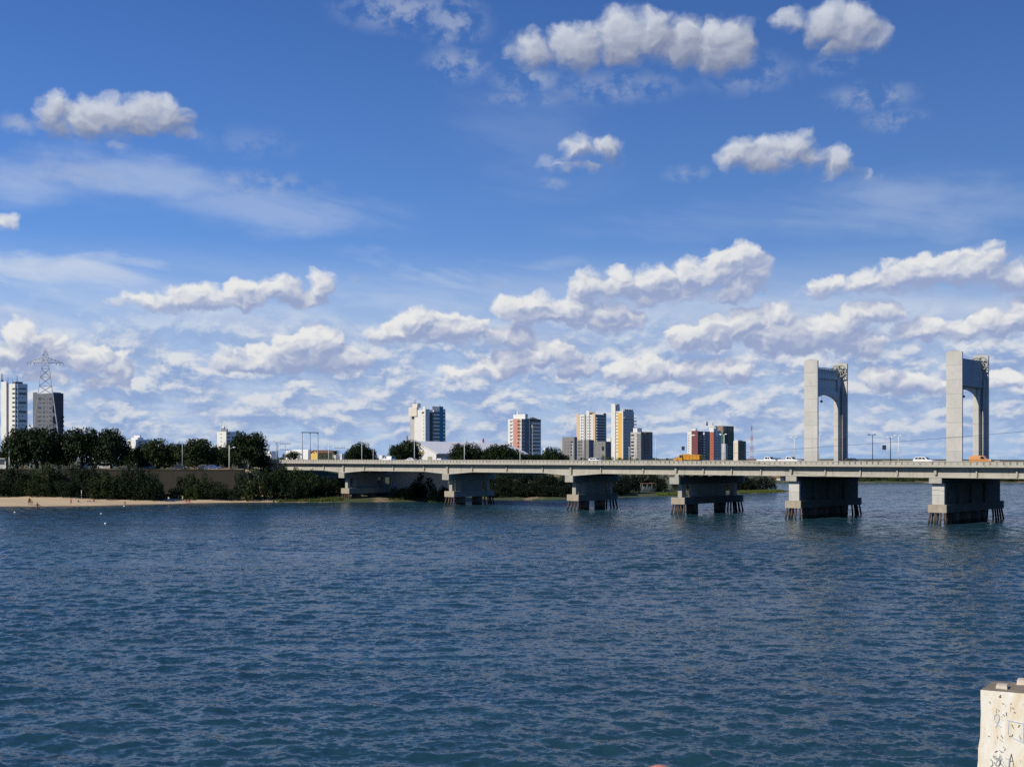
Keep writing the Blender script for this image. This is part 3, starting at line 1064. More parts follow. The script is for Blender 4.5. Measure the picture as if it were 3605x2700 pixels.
class Building:
    """a block in the bridge's street grid: face A looks at the sun (left), face B is the shaded right face; measured in photo columns / rows"""

    def __init__(self, name, label, cat, c, d, base=None, group=None, rot=None):
        self.c, self.d = c, d
        self.o = Vector((gx(c, d), d, 0))
        self.base = 9.6 if base is None else base
        self.rot = BROT if rot is None else rot
        self.u = (math.cos(self.rot), math.sin(self.rot))
        self.w = (-math.sin(self.rot), math.cos(self.rot))
        self.e = empty(name, (self.o.x, self.o.y, 0), self.rot, label, cat, group)

    def ax(self, px, y=0.0):
        """x (along face A) that shows at column px, at depth y"""
        k = (px - CX) / FPX
        ox, oy = self.o.x + y * self.w[0], self.o.y + y * self.w[1]
        return (k * oy - ox) / (self.u[0] - k * self.u[1])

    def by(self, px, x=0.0):
        """y (along face B) that shows at column px, at position x"""
        k = (px - CX) / FPX
        ox, oy = self.o.x + x * self.u[0], self.o.y + x * self.u[1]
        return (k * oy - ox) / (self.w[0] - k * self.w[1])

    def za(self, py, x=0.0, y=0.0):
        dd = self.o.y + x * self.u[1] + y * self.w[1]
        return gz(py, dd)

    def block(self, name, mat, pl, pc, pr, top, bottom=None, parent=None, inset=0.0, x1=0.0, y0=0.0):
        """box with its near corner at column pc on the line x = x1, y = y0"""
        xa, yb = self.ax(pl, y0), self.by(pr, x1)
        z1 = self.za(top)
        z0 = self.base if bottom is None else self.za(bottom)
        return MB().box(xa, x1, y0, yb, z0, z1).build(name, mat, parent or self.e)

    def panel_a(self, name, mat, pl, pr, top, bottom=None, proud=0.12, parent=None, y0=0.0):
        xa, xb = self.ax(pl, y0), self.ax(pr, y0)
        z1 = self.za(top, xa)
        z0 = self.base if bottom is None else self.za(bottom, xa)
        return MB().box(xa, xb, y0 - proud, y0 + 0.1, z0, z1).build(name, mat, parent or self.e)

    def panel_b(self, name, mat, pl, pr, top, bottom=None, proud=0.12, parent=None, x1=0.0):
        ya, yb = self.by(pl, x1), self.by(pr, x1)
        z1 = self.za(top, x1, ya)
        z0 = self.base if bottom is None else self.za(bottom, x1, ya)
        return MB().box(x1 - 0.1, x1 + proud, ya, yb, z0, z1).build(name, mat, parent or self.e)

    def _win(self, w, h, face, name, mat):
        key = (round(w, 1), round(h, 1), face, name, mat)
        if key not in WIN_CACHE:
            w, h = key[0], key[1]
            g = MB()
            if face == 'a':
                g.box(-w / 2, w / 2, -0.16, 0.05, -h / 2, h / 2)
            else:
                g.box(-0.05, 0.16, -w / 2, w / 2, -h / 2, h / 2)
            WIN_CACHE[key] = g.mesh(name, mat)
        return WIN_CACHE[key]

    def win_a(self, cols, rows, wpx, hpx, name='window', mat='window_glass', y0=0.0, parent=None):
        for cx in cols:
            x = self.ax(cx, y0)
            dd = self.o.y + x * self.u[1]
            w = abs(self.ax(cx + wpx / 2, y0) - self.ax(cx - wpx / 2, y0))
            h = hpx * dd / FPX
            for ry in rows:
                put(name, self._win(w, h, 'a', name, mat), parent or self.e, (x, y0 - 0.02, self.za(ry, x)))

    def win_b(self, cols, rows, wpx, hpx, name='window', mat='window_glass', x1=0.0, parent=None):
        for cx in cols:
            y = self.by(cx, x1)
            dd = self.o.y + y * self.w[1]
            w = abs(self.by(cx + wpx / 2, x1) - self.by(cx - wpx / 2, x1))
            h = hpx * dd / FPX
            for ry in rows:
                put(name, self._win(w, h, 'b', name, mat), parent or self.e, (x1 + 0.02, y, self.za(ry, x1, y)))

    def balcony_b(self, pl, pr, rows, hpx, mat, depth=1.0, x1=0.0):
        ya, yb = self.by(pl, x1), self.by(pr, x1)
        dd = self.o.y + ya * self.w[1]
        h = hpx * dd / FPX
        me = MB().box(0.0, depth, 0, yb - ya, -h / 2, h / 2).mesh('balcony', mat)
        for ry in rows:
            put('balcony', me, self.e, (x1, ya, self.za(ry, x1, ya)))

    def antenna(self, px, top, bottom, y=2.0, x=None, r=0.12, parent=None, mat='dark_steel'):
        x = self.ax(px, y) if x is None else x
        z0, z1 = self.za(bottom, x, y), self.za(top, x, y)
        MB().tube((x, y, z0), (x, y, z1), r, r * 0.7, 5).box(x - 0.3, x + 0.3, y - 0.3, y + 0.3, z0 - 0.4, z0 + 0.25).build('antenna', mat, parent or self.e)


def rows(y0, dy, n):
    return [y0 + dy * k for k in range(n)]


# white tower at the left edge
b = Building('apartment_tower', 'tall white tower with a blank side slab and dark window bands, left of the pylon', 'tower block', 53, 780)
b.block('wall', 'white_render', 22, 53, 97, 1350)
b.block('side_slab', 'white_render', 4, 22, 26, 1341, x1=b.ax(22, -1.5), y0=-1.5)
b.block('roof_block', 'dark_render', 47, 55, 80, 1343, 1352, y0=1.0, x1=-1.0)
b.panel_b('facade_panel', 'shade_side_grey', 58, 96, 1354, proud=0.15)
b.win_a([48], rows(1369, 16, 15), 8, 6)
b.win_b([57], rows(1369, 16, 15), 8, 6)
b.win_b([79], rows(1386, 32, 7), 27, 8)
b.win_b([79], [1369], 26, 6)
b.win_b([66, 79], rows(1400, 32, 7), 5, 4)
b.panel_b('drain_pipe', 'white_render', 60.5, 63, 1352, proud=0.5)
b.antenna(6, 1313, 1341, y=-0.5, r=0.25)
b.antenna(10, 1316, 1341, y=0.5, r=0.2)
b.antenna(28, 1330, 1350, y=3)
b.antenna(60, 1322, 1346, y=3, r=0.2)
b.antenna(45, 1334, 1350, y=2, r=0.15)

# grey and brown tower behind the pylon
b = Building('apartment_tower', 'grey tower with a dark brown right side, standing behind the lattice pylon', 'tower block', 185, 830)
b.block('wall', 'dim_render', 117, 185, 223, 1383)
b.panel_a('facade_panel', 'dim_render', 117, 131, 1382, proud=0.2)
b.panel_b('facade_panel', 'brown_render', 186, 223, 1386, proud=0.25)
b.block('roof_slab', 'white_render', 160, 185, 215, 1380, 1382.7, y0=0.5, x1=-0.5)
b.win_a([137.5, 143, 154.5], rows(1404, 15.6, 12), 4.6, 6.5)
b.win_a([166], rows(1404, 15.6, 12), 3.4, 2.6)
b.win_a([178.5], rows(1404, 15.6, 12), 8, 7.5)
b.balcony_b(216, 223, rows(1468, 15.6, 8), 6, 'brown_render', 1.3)

# low white building seen between the mangoes
b = Building('flat_roofed_building', 'low white flat-roofed building showing between the left mango trees', 'building', 478, 640)
b.block('wall', 'white_render', 447, 478, 528, 1547)
b.block('roof_block', 'white_render', 462, 482, 505, 1540, 1547, y0=1.5, x1=-0.6)
b.block('stair_head', 'white_render', 476, 482, 492, 1532, 1540, y0=4, x1=-1.4)
b.win_a([456], [1556], 8, 5)
b.win_b([495, 512], [1556], 6, 5)
b = Building('flat_roofed_building', 'grey flat roof with a dark stair head, above the yellowish-green tree crowns', 'building', 690, 700)
b.block('wall', 'grey_render', 660, 690, 722, 1553)
b.block('stair_head', 'dark_render', 704, 707, 717, 1544, 1553, y0=3, x1=b.ax(706, 3))
b.block('water_tank', 'grey_render', 664, 668, 676, 1548, 1553, y0=2, x1=b.ax(670, 2))

# white apartment slab with a water tank
b = Building('apartment_block', 'white apartment block with a round water tank and masts on the roof, behind tall mango', 'apartment block', 796, 970)
b.block('wall', 'white_render', 764, 796, 851, 1519)
b.panel_b('facade_panel', 'shade_side_grey', 797, 851, 1521, proud=0.15)
b.win_a([779], rows(1528, 13, 4), 3.2, 2.6)
b.win_b([804], rows(1527, 12.5, 5), 11, 6)
b.win_b([836], [1536], 9, 40)
b.win_b([845], rows(1527, 12.5, 4), 9, 4)
x, y = b.ax(788, 4), 4
b.block('tank_base', 'grey_render', 779, 790, 802, 1510, 1519, y0=1.5, x1=-1.2)
MB().tube((x, y, b.za(1510)), (x, y, b.za(1500)), 1.15, 1.15, 14).ball((x, y, b.za(1500)), 1.15, 1.15, 0.4, 12, 5).build('water_tank', 'white_render', b.e)
for px, tp in ((781, 1488), (791, 1490), (799, 1493)):
    b.antenna(px, tp, 1511, y=3, r=0.10)

# tower with the blue stripe
b = Building('apartment_tower', 'white tower with a bright blue vertical stripe and an overhanging cream box at its top', 'tower block', 1498, 950)
b.block('wall', 'white_render', 1459, 1498, 1568, 1442)
b.block('rear_wing', 'slate_render', 1444, 1459.5, 1462, 1450, x1=b.ax(1459.5, 2.5), y0=2.5)
b.block('top_box', 'cream_render', 1438, 1467, 1474, 1432, 1464, x1=b.ax(1467, -0.8), y0=-0.8)
b.block('roof_block', 'cream_render', 1451, 1469, 1481, 1419.5, 1433, y0=1.0, x1=b.ax(1469, 1.0))
b.panel_a('corner_strip', 'white_render', 1494, 1498.6, 1431, proud=0.3)
b.block('roof_block', 'white_render', 1489, 1494, 1497, 1430, 1442, y0=0.4, x1=b.ax(1494, 0.4))
b.panel_b('facade_panel', 'shade_side_grey', 1499, 1511.5, 1440, proud=0.2)
b.panel_b('recess_shade', 'dark_render', 1511.5, 1523, 1452, proud=0.05)  # flat dark strip, the shade of a recess put into its colour
b.panel_b('facade_panel', 'shade_side_grey', 1523, 1545, 1446, proud=0.05)
b.panel_b('blue_stripe', 'blue_tile', 1545.5, 1559, 1431, proud=0.5)
b.panel_b('facade_panel', 'shade_side_grey', 1559, 1568, 1440, proud=0.12)
b.block('roof_block', 'white_render', 1522, 1544, 1548, 1429, 1446, x1=-1.0, y0=b.by(1522, -1.0))
b.win_a([1493.5], rows(1465.5, 13, 8), 3.2, 5.5)
b.win_a([1490], [1452.5], 9, 5.5)
b.win_b([1504], rows(1452, 13, 9), 8.5, 6)
b.win_b([1534], rows(1454, 13, 9), 21, 6)
b.win_b([1563.5], rows(1455, 13, 9), 8.5, 6)
b.balcony_b(1522.5, 1535, rows(1447, 13.05, 9), 5.5, 'white_render', 1.6)
b.balcony_b(1535, 1545, rows(1447, 13.05, 9), 5.5, 'shade_side_grey', 0.9)
b.antenna(1461, 1405, 1420, y=3, r=0.2)
b.antenna(1476, 1418, 1432, y=4, r=0.3)
b.antenna(1549, 1426, 1431, y=5, r=0.2)

# pink tower
b = Building('apartment_tower', 'pink and white tower with a square white roof block and striped right wing', 'tower block', 1836, 1000)
b.block('wall', 'white_render', 1788, 1836, 1866, 1474)
b.panel_a('pink_panel', 'pink_render', 1807.5, 1830, 1474.5, proud=0.25)
b.panel_a('cream_panel', 'cream_render', 1830.5, 1836.2, 1474, proud=0.15)
b.panel_b('recess_shade', 'slate_render', 1837, 1847, 1475, proud=0.12)
b.panel_b('recess_shade', 'navy_tile', 1847, 1862, 1475, proud=0.05)  # dark tone painted for the shade between the balconies
b.block('roof_block', 'white_render', 1807, 1849, 1858, 1457, 1474, y0=3.5, x1=b.ax(1849, 3.5))
b.block('chimney', 'white_render', 1819, 1823, 1825, 1448, 1457, y0=5, x1=b.ax(1823, 5))
b.win_a([1799], rows(1484, 12.7, 9), 4.2, 5)
b.win_a([1804.5], rows(1482, 12.7, 9), 3.6, 1.6)
b.win_a([1825], rows(1483, 12.7, 9), 5, 5.4, y0=-0.25)
b.win_a([1831.5], rows(1483, 12.7, 9), 2.6, 5, y0=-0.15)
b.win_b([1842], rows(1483.5, 12.7, 9), 10, 5.2, x1=0.12)
wx = b.ax(1874, 11.0)
b.block('side_wing', 'cream_render', 1863.5, 1874, 1904.5, 1482, x1=wx, y0=11.0)
b.block('attic', 'dark_render', 1862, 1874, 1904.5, 1474.5, 1481.9, x1=wx - 0.25, y0=11.25)
yb0, yb1 = b.by(1880, wx), b.by(1898, wx)
MB().taper(wx - 9, wx - 0.3, yb0, yb1, b.za(1474.5, wx, yb0), b.za(1467.5, wx, yb0), 4.2, (yb1 - yb0) / 2 - 0.1).build('roof_peak', 'dark_render', b.e)
b.panel_b('facade_panel', 'shade_side_grey', 1875, 1904, 1486, proud=0.15, x1=wx)
b.win_a([1868.5], rows(1496.5, 12.7, 8), 4.4, 4.6, y0=11.0)
b.win_b([1889], rows(1484.5, 12.7, 9), 27, 5.6, x1=wx + 0.15)
b.antenna(1816, 1447, 1458, y=5, r=0.15)
b.antenna(1849, 1452, 1458, y=6, r=0.15)

# cream tower of many small windows
b = Building('apartment_tower', 'cream and white tower with tan edges, rows of small square windows and dark balconies', 'tower block', 2096, 1270)
b.block('wall', 'white_render', 2030, 2096, 2135, 1458.5)
b.panel_a('tan_strip', 'tan_render', 2030.2, 2040, 1456, proud=0.3)
b.panel_a('tan_strip', 'tan_render', 2087.5, 2096.3, 1454, proud=0.3)
b.panel_a('recess_shade', 'grey_render', 2057.5, 2064.5, 1460, proud=0.05)  # grey strip painted for the shade between two bays
b.panel_a('raised_bay', 'white_render', 2065, 2075, 1446, proud=0.5)
b.panel_a('recess_shade', 'dark_render', 2075.3, 2076.3, 1458, proud=0.05)
b.block('roof_block', 'raw_concrete', 2076, 2087, 2094, 1450, 1459, y0=4, x1=b.ax(2087, 4))
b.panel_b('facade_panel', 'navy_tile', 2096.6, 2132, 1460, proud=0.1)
b.win_a([2047, 2053], rows(1468, 9.9, 10), 3, 3.6)
b.win_a([2070], rows(1468, 9.9, 10), 2.8, 3.6, y0=-0.5)
b.win_a([2064, 2079.5], rows(1468, 9.9, 10), 2.6, 3.6)
b.balcony_b(2098, 2129, rows(1472, 9.9, 9), 4.6, 'slate_render', 1.6)
b.block('roof_block', 'brown_render', 2124, 2129, 2134, 1453, 1460, x1=-0.8, y0=b.by(2126, -0.8))

# grey apartment blocks in front of the cream tower
b = Building('apartment_block', 'plain grey apartment block, leftmost of the low grey group below the cream tower', 'apartment block', 2022, 1080)
b.block('wall', 'grey_render', 1980, 2022, 2032, 1538)
b.win_a([2012.5], rows(1555.5, 11.5, 5), 9, 3.4)
b.win_a([1991, 2001], rows(1555.5, 11.5, 5), 2, 2)
b.block('side_wing', 'slate_render', 1974, 1981, 1984, 1548, x1=b.ax(1981, 3), y0=3)
b = Building('apartment_block', 'middle low grey block with two columns of dark windows and a recessed stairwell', 'apartment block', 2073, 1040)
b.block('wall', 'grey_render', 2033, 2073, 2092, 1548.5)
b.panel_a('recess_shade', 'dark_render', 2058, 2062.5, 1549, proud=0.06)  # stairwell drawn as a flat strip in its shade colour
b.panel_b('facade_panel', 'navy_tile', 2073.5, 2091, 1550, proud=0.12)
b.win_a([2038.5], rows(1555.5, 11.3, 5), 6.5, 2.8)
b.win_a([2048], rows(1555.5, 11.3, 5), 4.5, 2.8)
b = Building('apartment_block', 'low grey block with one large dark square opening in its wall', 'apartment block', 2131, 1000)
b.block('wall', 'grey_render', 2090, 2131, 2152, 1554)
b.win_a([2123], [1578.5], 8, 15)
b.win_a([2094.5], rows(1567, 10.2, 6), 2, 2.2)
b.win_a([2109.5], [1562, 1582, 1602], 2, 2.2)
b.win_a([2122], [1562], 3, 3)
b.panel_b('facade_panel', 'navy_tile', 2131.4, 2151, 1557, proud=0.12)
b.win_b([2137, 2145], rows(1566, 10.2, 5), 5, 6)
b = Building('flat_roofed_building', 'white roofed building just showing between the cream and the yellow towers', 'building', 2150, 1330)
b.block('wall', 'white_render', 2128, 2150, 2158, 1542)

# yellow and white stepped tower
b = Building('apartment_tower', 'tallest stepped white tower with a yellow vertical panel and grey right side', 'tower block', 2194, 1090)
b.block('wall', 'white_render', 2162, 2194, 2232, 1447)
b.block('side_slab', 'white_render', 2152, 2166, 2169, 1420.5, x1=b.ax(2166, -1.0), y0=-1.0)
b.block('roof_block', 'slate_render', 2163, 2171, 2181, 1421, 1447, y0=2.0, x1=b.ax(2171, 2.0))
b.block('roof_block', 'dark_render', 2172, 2176, 2182, 1430, 1447, y0=5.5, x1=b.ax(2176, 5.5))
b.panel_a('yellow_panel', 'yellow_render', 2176, 2191, 1453, proud=0.3)
b.panel_a('corner_strip', 'white_render', 2191.3, 2194.3, 1437.5, proud=0.4)
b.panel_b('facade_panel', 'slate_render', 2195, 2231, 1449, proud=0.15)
b.block('roof_block', 'grey_render', 2196, 2200, 2229, 1441, 1447, x1=-0.8, y0=b.by(2200, -0.8))
for p in (2199, 2207, 2216, 2226):
    b.block('roof_pier', 'white_render', p - 1, p, p + 3, 1438.5, 1441, x1=-1.0, y0=b.by(p, -1.0))
b.balcony_b(2194.6, 2238, [1471], 2, 'shade_side_grey', 1.2)
for ry in rows(1483, 11.4, 5):
    b.balcony_b(2231, 2238, [ry], 4, 'slate_render', 1.2)
for ry in rows(1451, 11.4, 13):
    b.panel_a('ledge', 'cream_render', 2163, 2175.5, ry, ry + 1.6, proud=0.7)
b.win_a([2161.5], rows(1457, 11.4, 13), 3, 4, y0=0.0)
b.win_b([2201], rows(1478, 11.4, 12), 5, 4.6)
b.win_b([2209, 2217], rows(1478, 11.4, 12), 3.6, 4)
b.win_b([2226], rows(1478, 11.4, 12), 6, 4)

# brown and navy block
b = Building('apartment_block', 'dark navy block with brown balconies, right of the yellow tower', 'apartment block', 2256, 985)
b.block('wall', 'slate_render', 2220, 2256, 2297, 1521)
b.panel_a('facade_panel', 'grey_render', 2242, 2255.6, 1526, proud=0.12)
b.panel_b('facade_panel', 'navy_tile', 2256.5, 2297, 1520, proud=0.15)
b.block('roof_block', 'white_render', 2229, 2243.5, 2260, 1506, 1521, y0=1.0, x1=b.ax(2243.5, 1.0))
b.win_a([2227], rows(1532, 12, 7), 10, 5)
b.win_a([2247], rows(1532, 12, 7), 2.5, 3)
b.balcony_b(2268, 2284, rows(1524, 9.6, 9), 4.6, 'balcony_brown', 1.0)

# red and maroon group
b = Building('apartment_tower', 'maroon and white tower with stacked white balcony ends, left of the brick red tower', 'tower block', 2457, 1150)
b.block('wall', 'white_render', 2420, 2457, 2475, 1519)
b.panel_a('maroon_panel', 'maroon_render', 2435, 2457.3, 1516.5, proud=0.3)
b.block('roof_block', 'white_render', 2434, 2449, 2453, 1508.5, 1519, y0=-0.25, x1=b.ax(2449, -0.25))
b.panel_a('white_band', 'white_render', 2435.5, 2447.5, 1530, 1534, proud=0.6)
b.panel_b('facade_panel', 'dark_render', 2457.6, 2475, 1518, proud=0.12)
b.win_a([2425], rows(1533, 9.2, 8), 1.8, 4)
b.win_b([2466], rows(1535, 9.5, 8), 11, 4)
x2 = b.ax(2481, 14.0)
b.block('side_wing', 'navy_tile', 2473, 2481, 2499, 1518, x1=x2, y0=14.0)
me = MB().box(-2.6, 0.6, -1.0, 0.0, -0.85, 0.85).mesh('balcony', 'white_render')
for ry in rows(1527, 9.45, 10):
    put('balcony', me, b.e, (x2 - 0.2, 14.0, b.za(ry, x2, 14)))
b.win_b([2491], rows(1531, 9.45, 9), 9, 4, x1=x2)
b = Building('apartment_tower', 'brick red and white tower with a T-shaped white crown', 'tower block', 2513, 1200)
b.block('wall', 'grey_render', 2496, 2513, 2538, 1516)
b.panel_a('brick_panel', 'brick_red', 2501.5, 2513.4, 1521, proud=0.35)
b.panel_a('crown_panel', 'white_render', 2497, 2513.4, 1503, 1520.8, proud=0.4)
b.block('crown', 'white_render', 2485, 2515, 2525, 1499, 1503, y0=-0.8, x1=b.ax(2515, -0.8))
b.panel_b('crown_panel', 'white_render', 2520.5, 2525, 1503, 1537, proud=0.5)
b.panel_b('crown_panel', 'white_render', 2514, 2520, 1508, 1518, proud=0.3)
b.panel_b('facade_panel', 'slate_render', 2514, 2538, 1519, proud=0.15)
b.win_a([2498.5], rows(1533, 9.4, 7), 2.4, 4)
b.win_b([2520, 2530], rows(1541, 9.3, 8), 6.5, 3.6)
b.antenna(2489, 1484, 1499, y=2, r=0.9)
b.antenna(2510, 1486, 1499, y=3, r=0.35)
b = Building('unfinished_tower', 'unfinished tower wrapped in green netting with a bare brown concrete top', 'tower block', 2545, 1300)
b.block('wall', 'green_net', 2522, 2545, 2584, 1522)
b.block('bare_floors', 'raw_concrete', 2523, 2545, 2583, 1499, 1521.9, x1=-0.2, y0=0.2)
for ry in (1502, 1508, 1514, 1520):
    b.balcony_b(2546, 2582, [ry], 2.2, 'raw_concrete', 0.8)
b.win_b([2552, 2569], [1505, 1511, 1517], 12, 3.4)
b.panel_b('olive_panel', 'olive_render', 2559, 2573, 1517, 1565, proud=0.9)
b.win_a([2529, 2537], rows(1530, 9.3, 9), 4, 3.6)
b.block('low_wing', 'slate_render', 2540, 2554, 2562, 1562, x1=b.ax(2554, -2.0), y0=-2.0)
b.win_b([2568], rows(1572, 9, 5), 8, 4)
b = Building('apartment_block', 'cream block with an olive grey right side, right of the unfinished tower', 'apartment block', 2598, 1150)
b.block('wall', 'cream_render', 2582, 2598, 2626, 1552)
b.panel_b('facade_panel', 'olive_render', 2599, 2618, 1552.5, proud=0.2)
b.panel_b('facade_panel', 'dark_render', 2618, 2625.5, 1556, proud=0.3)
b.block('roof_block', 'white_render', 2588, 2598, 2614, 1549, 1552.2, x1=-0.3, y0=0.3)
b.win_a([2586.5], rows(1562, 7.6, 7), 1.6, 2.6)
b.balcony_b(2616, 2624, rows(1565, 9, 6), 3.4, 'slate_render', 1.0)

# small far white buildings
b = Building('flat_roofed_building', 'tiny white building above the trees right of the pink tower', 'building', 1920, 900)
b.block('wall', 'white_render', 1913, 1920, 1928, 1576)
for (c, l, r, tp, lab) in ((955, 938, 976, 1588, 'long low white shed behind the double-headed lamp post'),
                           (1203, 1192, 1216, 1597, 'small white house between the palm and the roadside tree'),
                           (1346, 1334, 1364, 1603, 'low white house behind the white delivery van'),
                           (1182, 1168, 1194, 1600, 'white gabled shed beside the palm')):
    b = Building('flat_roofed_building', lab, 'building', c, 540)
    b.block('wall', 'white_render', l, c, r, tp)
b = Building('warehouse', 'broad plain white warehouse wall behind the three-legged pole frame', 'warehouse', 1085, 530)
b.block('wall', 'shed_metal', 1006, 1085, 1097, 1586)
b.block('roof', 'shed_metal', 1030, 1084.5, 1096, 1582.5, 1585.9, y0=0.4, x1=-0.4)

# yellow house
rot = R(-28)
b = Building('gabled_house', 'yellow gabled house with an orange tiled roof behind the bridge railing', 'house', 1118, 470, rot=rot)
xl = b.ax(1094)
z0, ze, zt = b.base, b.za(1594), b.za(1586)
yr = b.by(1172)
MB().prism([(xl, z0), (0, z0), (0, ze), (xl / 2, zt), (xl, ze)], 0, yr, 'y').build('wall', 'house_yellow', b.e)
g = MB()
for sx, ex in ((xl / 2, 0.5), (xl / 2, xl - 0.5)):
    zz = ze - 0.5 * (zt - ze) / (abs(xl) / 2)
    vs = [(sx, -0.5, zt + 0.06), (ex, -0.5, zz + 0.06), (ex, yr + 0.5, zz + 0.06), (sx, yr + 0.5, zt + 0.06),
          (sx, -0.5, zt + 0.24), (ex, -0.5, zz + 0.24), (ex, yr + 0.5, zz + 0.24), (sx, yr + 0.5, zt + 0.24)]
    g.add(vs, [(0, 1, 2, 3), (7, 6, 5, 4), (0, 4, 5, 1), (1, 5, 6, 2), (2, 6, 7, 3), (3, 7, 4, 0)])
g.build('roof', 'roof_tile', b.e)
b.win_a([1106], [1594], 3, 4)
b.win_b([1135, 1150], [1606], 4, 5)

# big white warehouse with the long sloping roof
rot = math.atan2(-0.38, 0.925)
wh = Building('warehouse', 'big white warehouse with a long pale sloping roof and a yellow sign', 'warehouse', 1460, 480, rot=rot)
hw, zr, ze, LN = 9.6, 20.2, 15.6, 98.0
MB().prism([(-hw, 9.5), (hw, 9.5), (hw, ze), (0, zr), (-hw, ze)], 0, LN, 'y').build('wall', 'shed_metal', wh.e)
g = MB()
for sg in (-1, 1):
    ex, ez = sg * (hw + 0.9), ze - 0.9 * (zr - ze) / hw
    vs = [(0, -0.7, zr + 0.08), (ex, -0.7, ez + 0.08), (ex, LN + 0.7, ez + 0.08), (0, LN + 0.7, zr + 0.08),
          (0, -0.7, zr + 0.3), (ex, -0.7, ez + 0.3), (ex, LN + 0.7, ez + 0.3), (0, LN + 0.7, zr + 0.3)]
    g.add(vs, [(0, 1, 2, 3), (7, 6, 5, 4), (0, 4, 5, 1), (1, 5, 6, 2), (2, 6, 7, 3), (3, 7, 4, 0)])
for k in range(24):
    yy = 2 + k * 4.1
    for sg in (1,):
        g.add([(0.05, yy, zr + 0.36), (hw + 0.8, yy, ze - 0.05), (hw + 0.8, yy + 0.12, ze - 0.05), (0.05, yy + 0.12, zr + 0.36)], [(0, 1, 2, 3)])
roof = g.build('roof', 'white_roof', wh.e)
MB().box(2.2, 4.4, 30, 34, zr - 1.1, zr - 0.55).build('roof_vent', 'grey_render', roof)
MB().box(2.2, 4.4, 84, 88, zr - 1.1, zr - 0.55).build('roof_vent', 'grey_render', roof)
MB().box(hw, hw + 0.12, 0.3, 16, 13.6, 15.1).build('window', 'window_glass', wh.e)
MB().box(hw, hw + 2.0, 0.3, 16, 12.9, 13.5).build('canopy', 'shed_metal', wh.e)
xa, xb = wh.ax(1506), wh.ax(1521)
MB().box(xa, xb, -0.12, 0.02, 9.5, gz(1607, 480)).build('door', 'beige_door', wh.e)
xa, xb = wh.ax(1480), wh.ax(1492)
MB().box(xa, xb, -0.2, 0.02, gz(1596.5, 480), gz(1590, 480)).build('sign_panel', 'sign_yellow', wh.e)

# pale wall seen below the deck
xa, xb = bx(1370, 21.0), bx(1575, 21.0)
p = bworld(xa, 21.0, 0.4)
t = empty('boundary_wall', p, BROT, 'pale bluish-white wall on the bank, seen under the bridge between the first two piers', 'wall')
MB().box(0, xb - xa, 0, 0.4, 0, 8.7).build('wall_face', 'white_render', t)
MB().box(-0.1, xb - xa + 0.1, -0.1, 0.5, 8.7, 8.9).build('coping', 'grey_render', t)

# far bank: brown building by the water
b = Building('riverside_building', 'brown riverside building on the far bank, seen under the deck', 'building', 2745, 660, base=0.5)
b.block('wall', 'brown_earth', 2724, 2745, 2768, 1676)
b.block('porch', 'slate_render', 2732, 2747, 2760, 1684, 1692, x1=b.ax(2747, -1.2), y0=-1.2)
b.win_a([2732, 2739], [1681], 4, 4)


# ------------------------------------------------------------------ lattice pylon, radio masts
def bar(g, a, b2, r=0.09):
    g.tube(a, b2, r, r, 4, False, False)


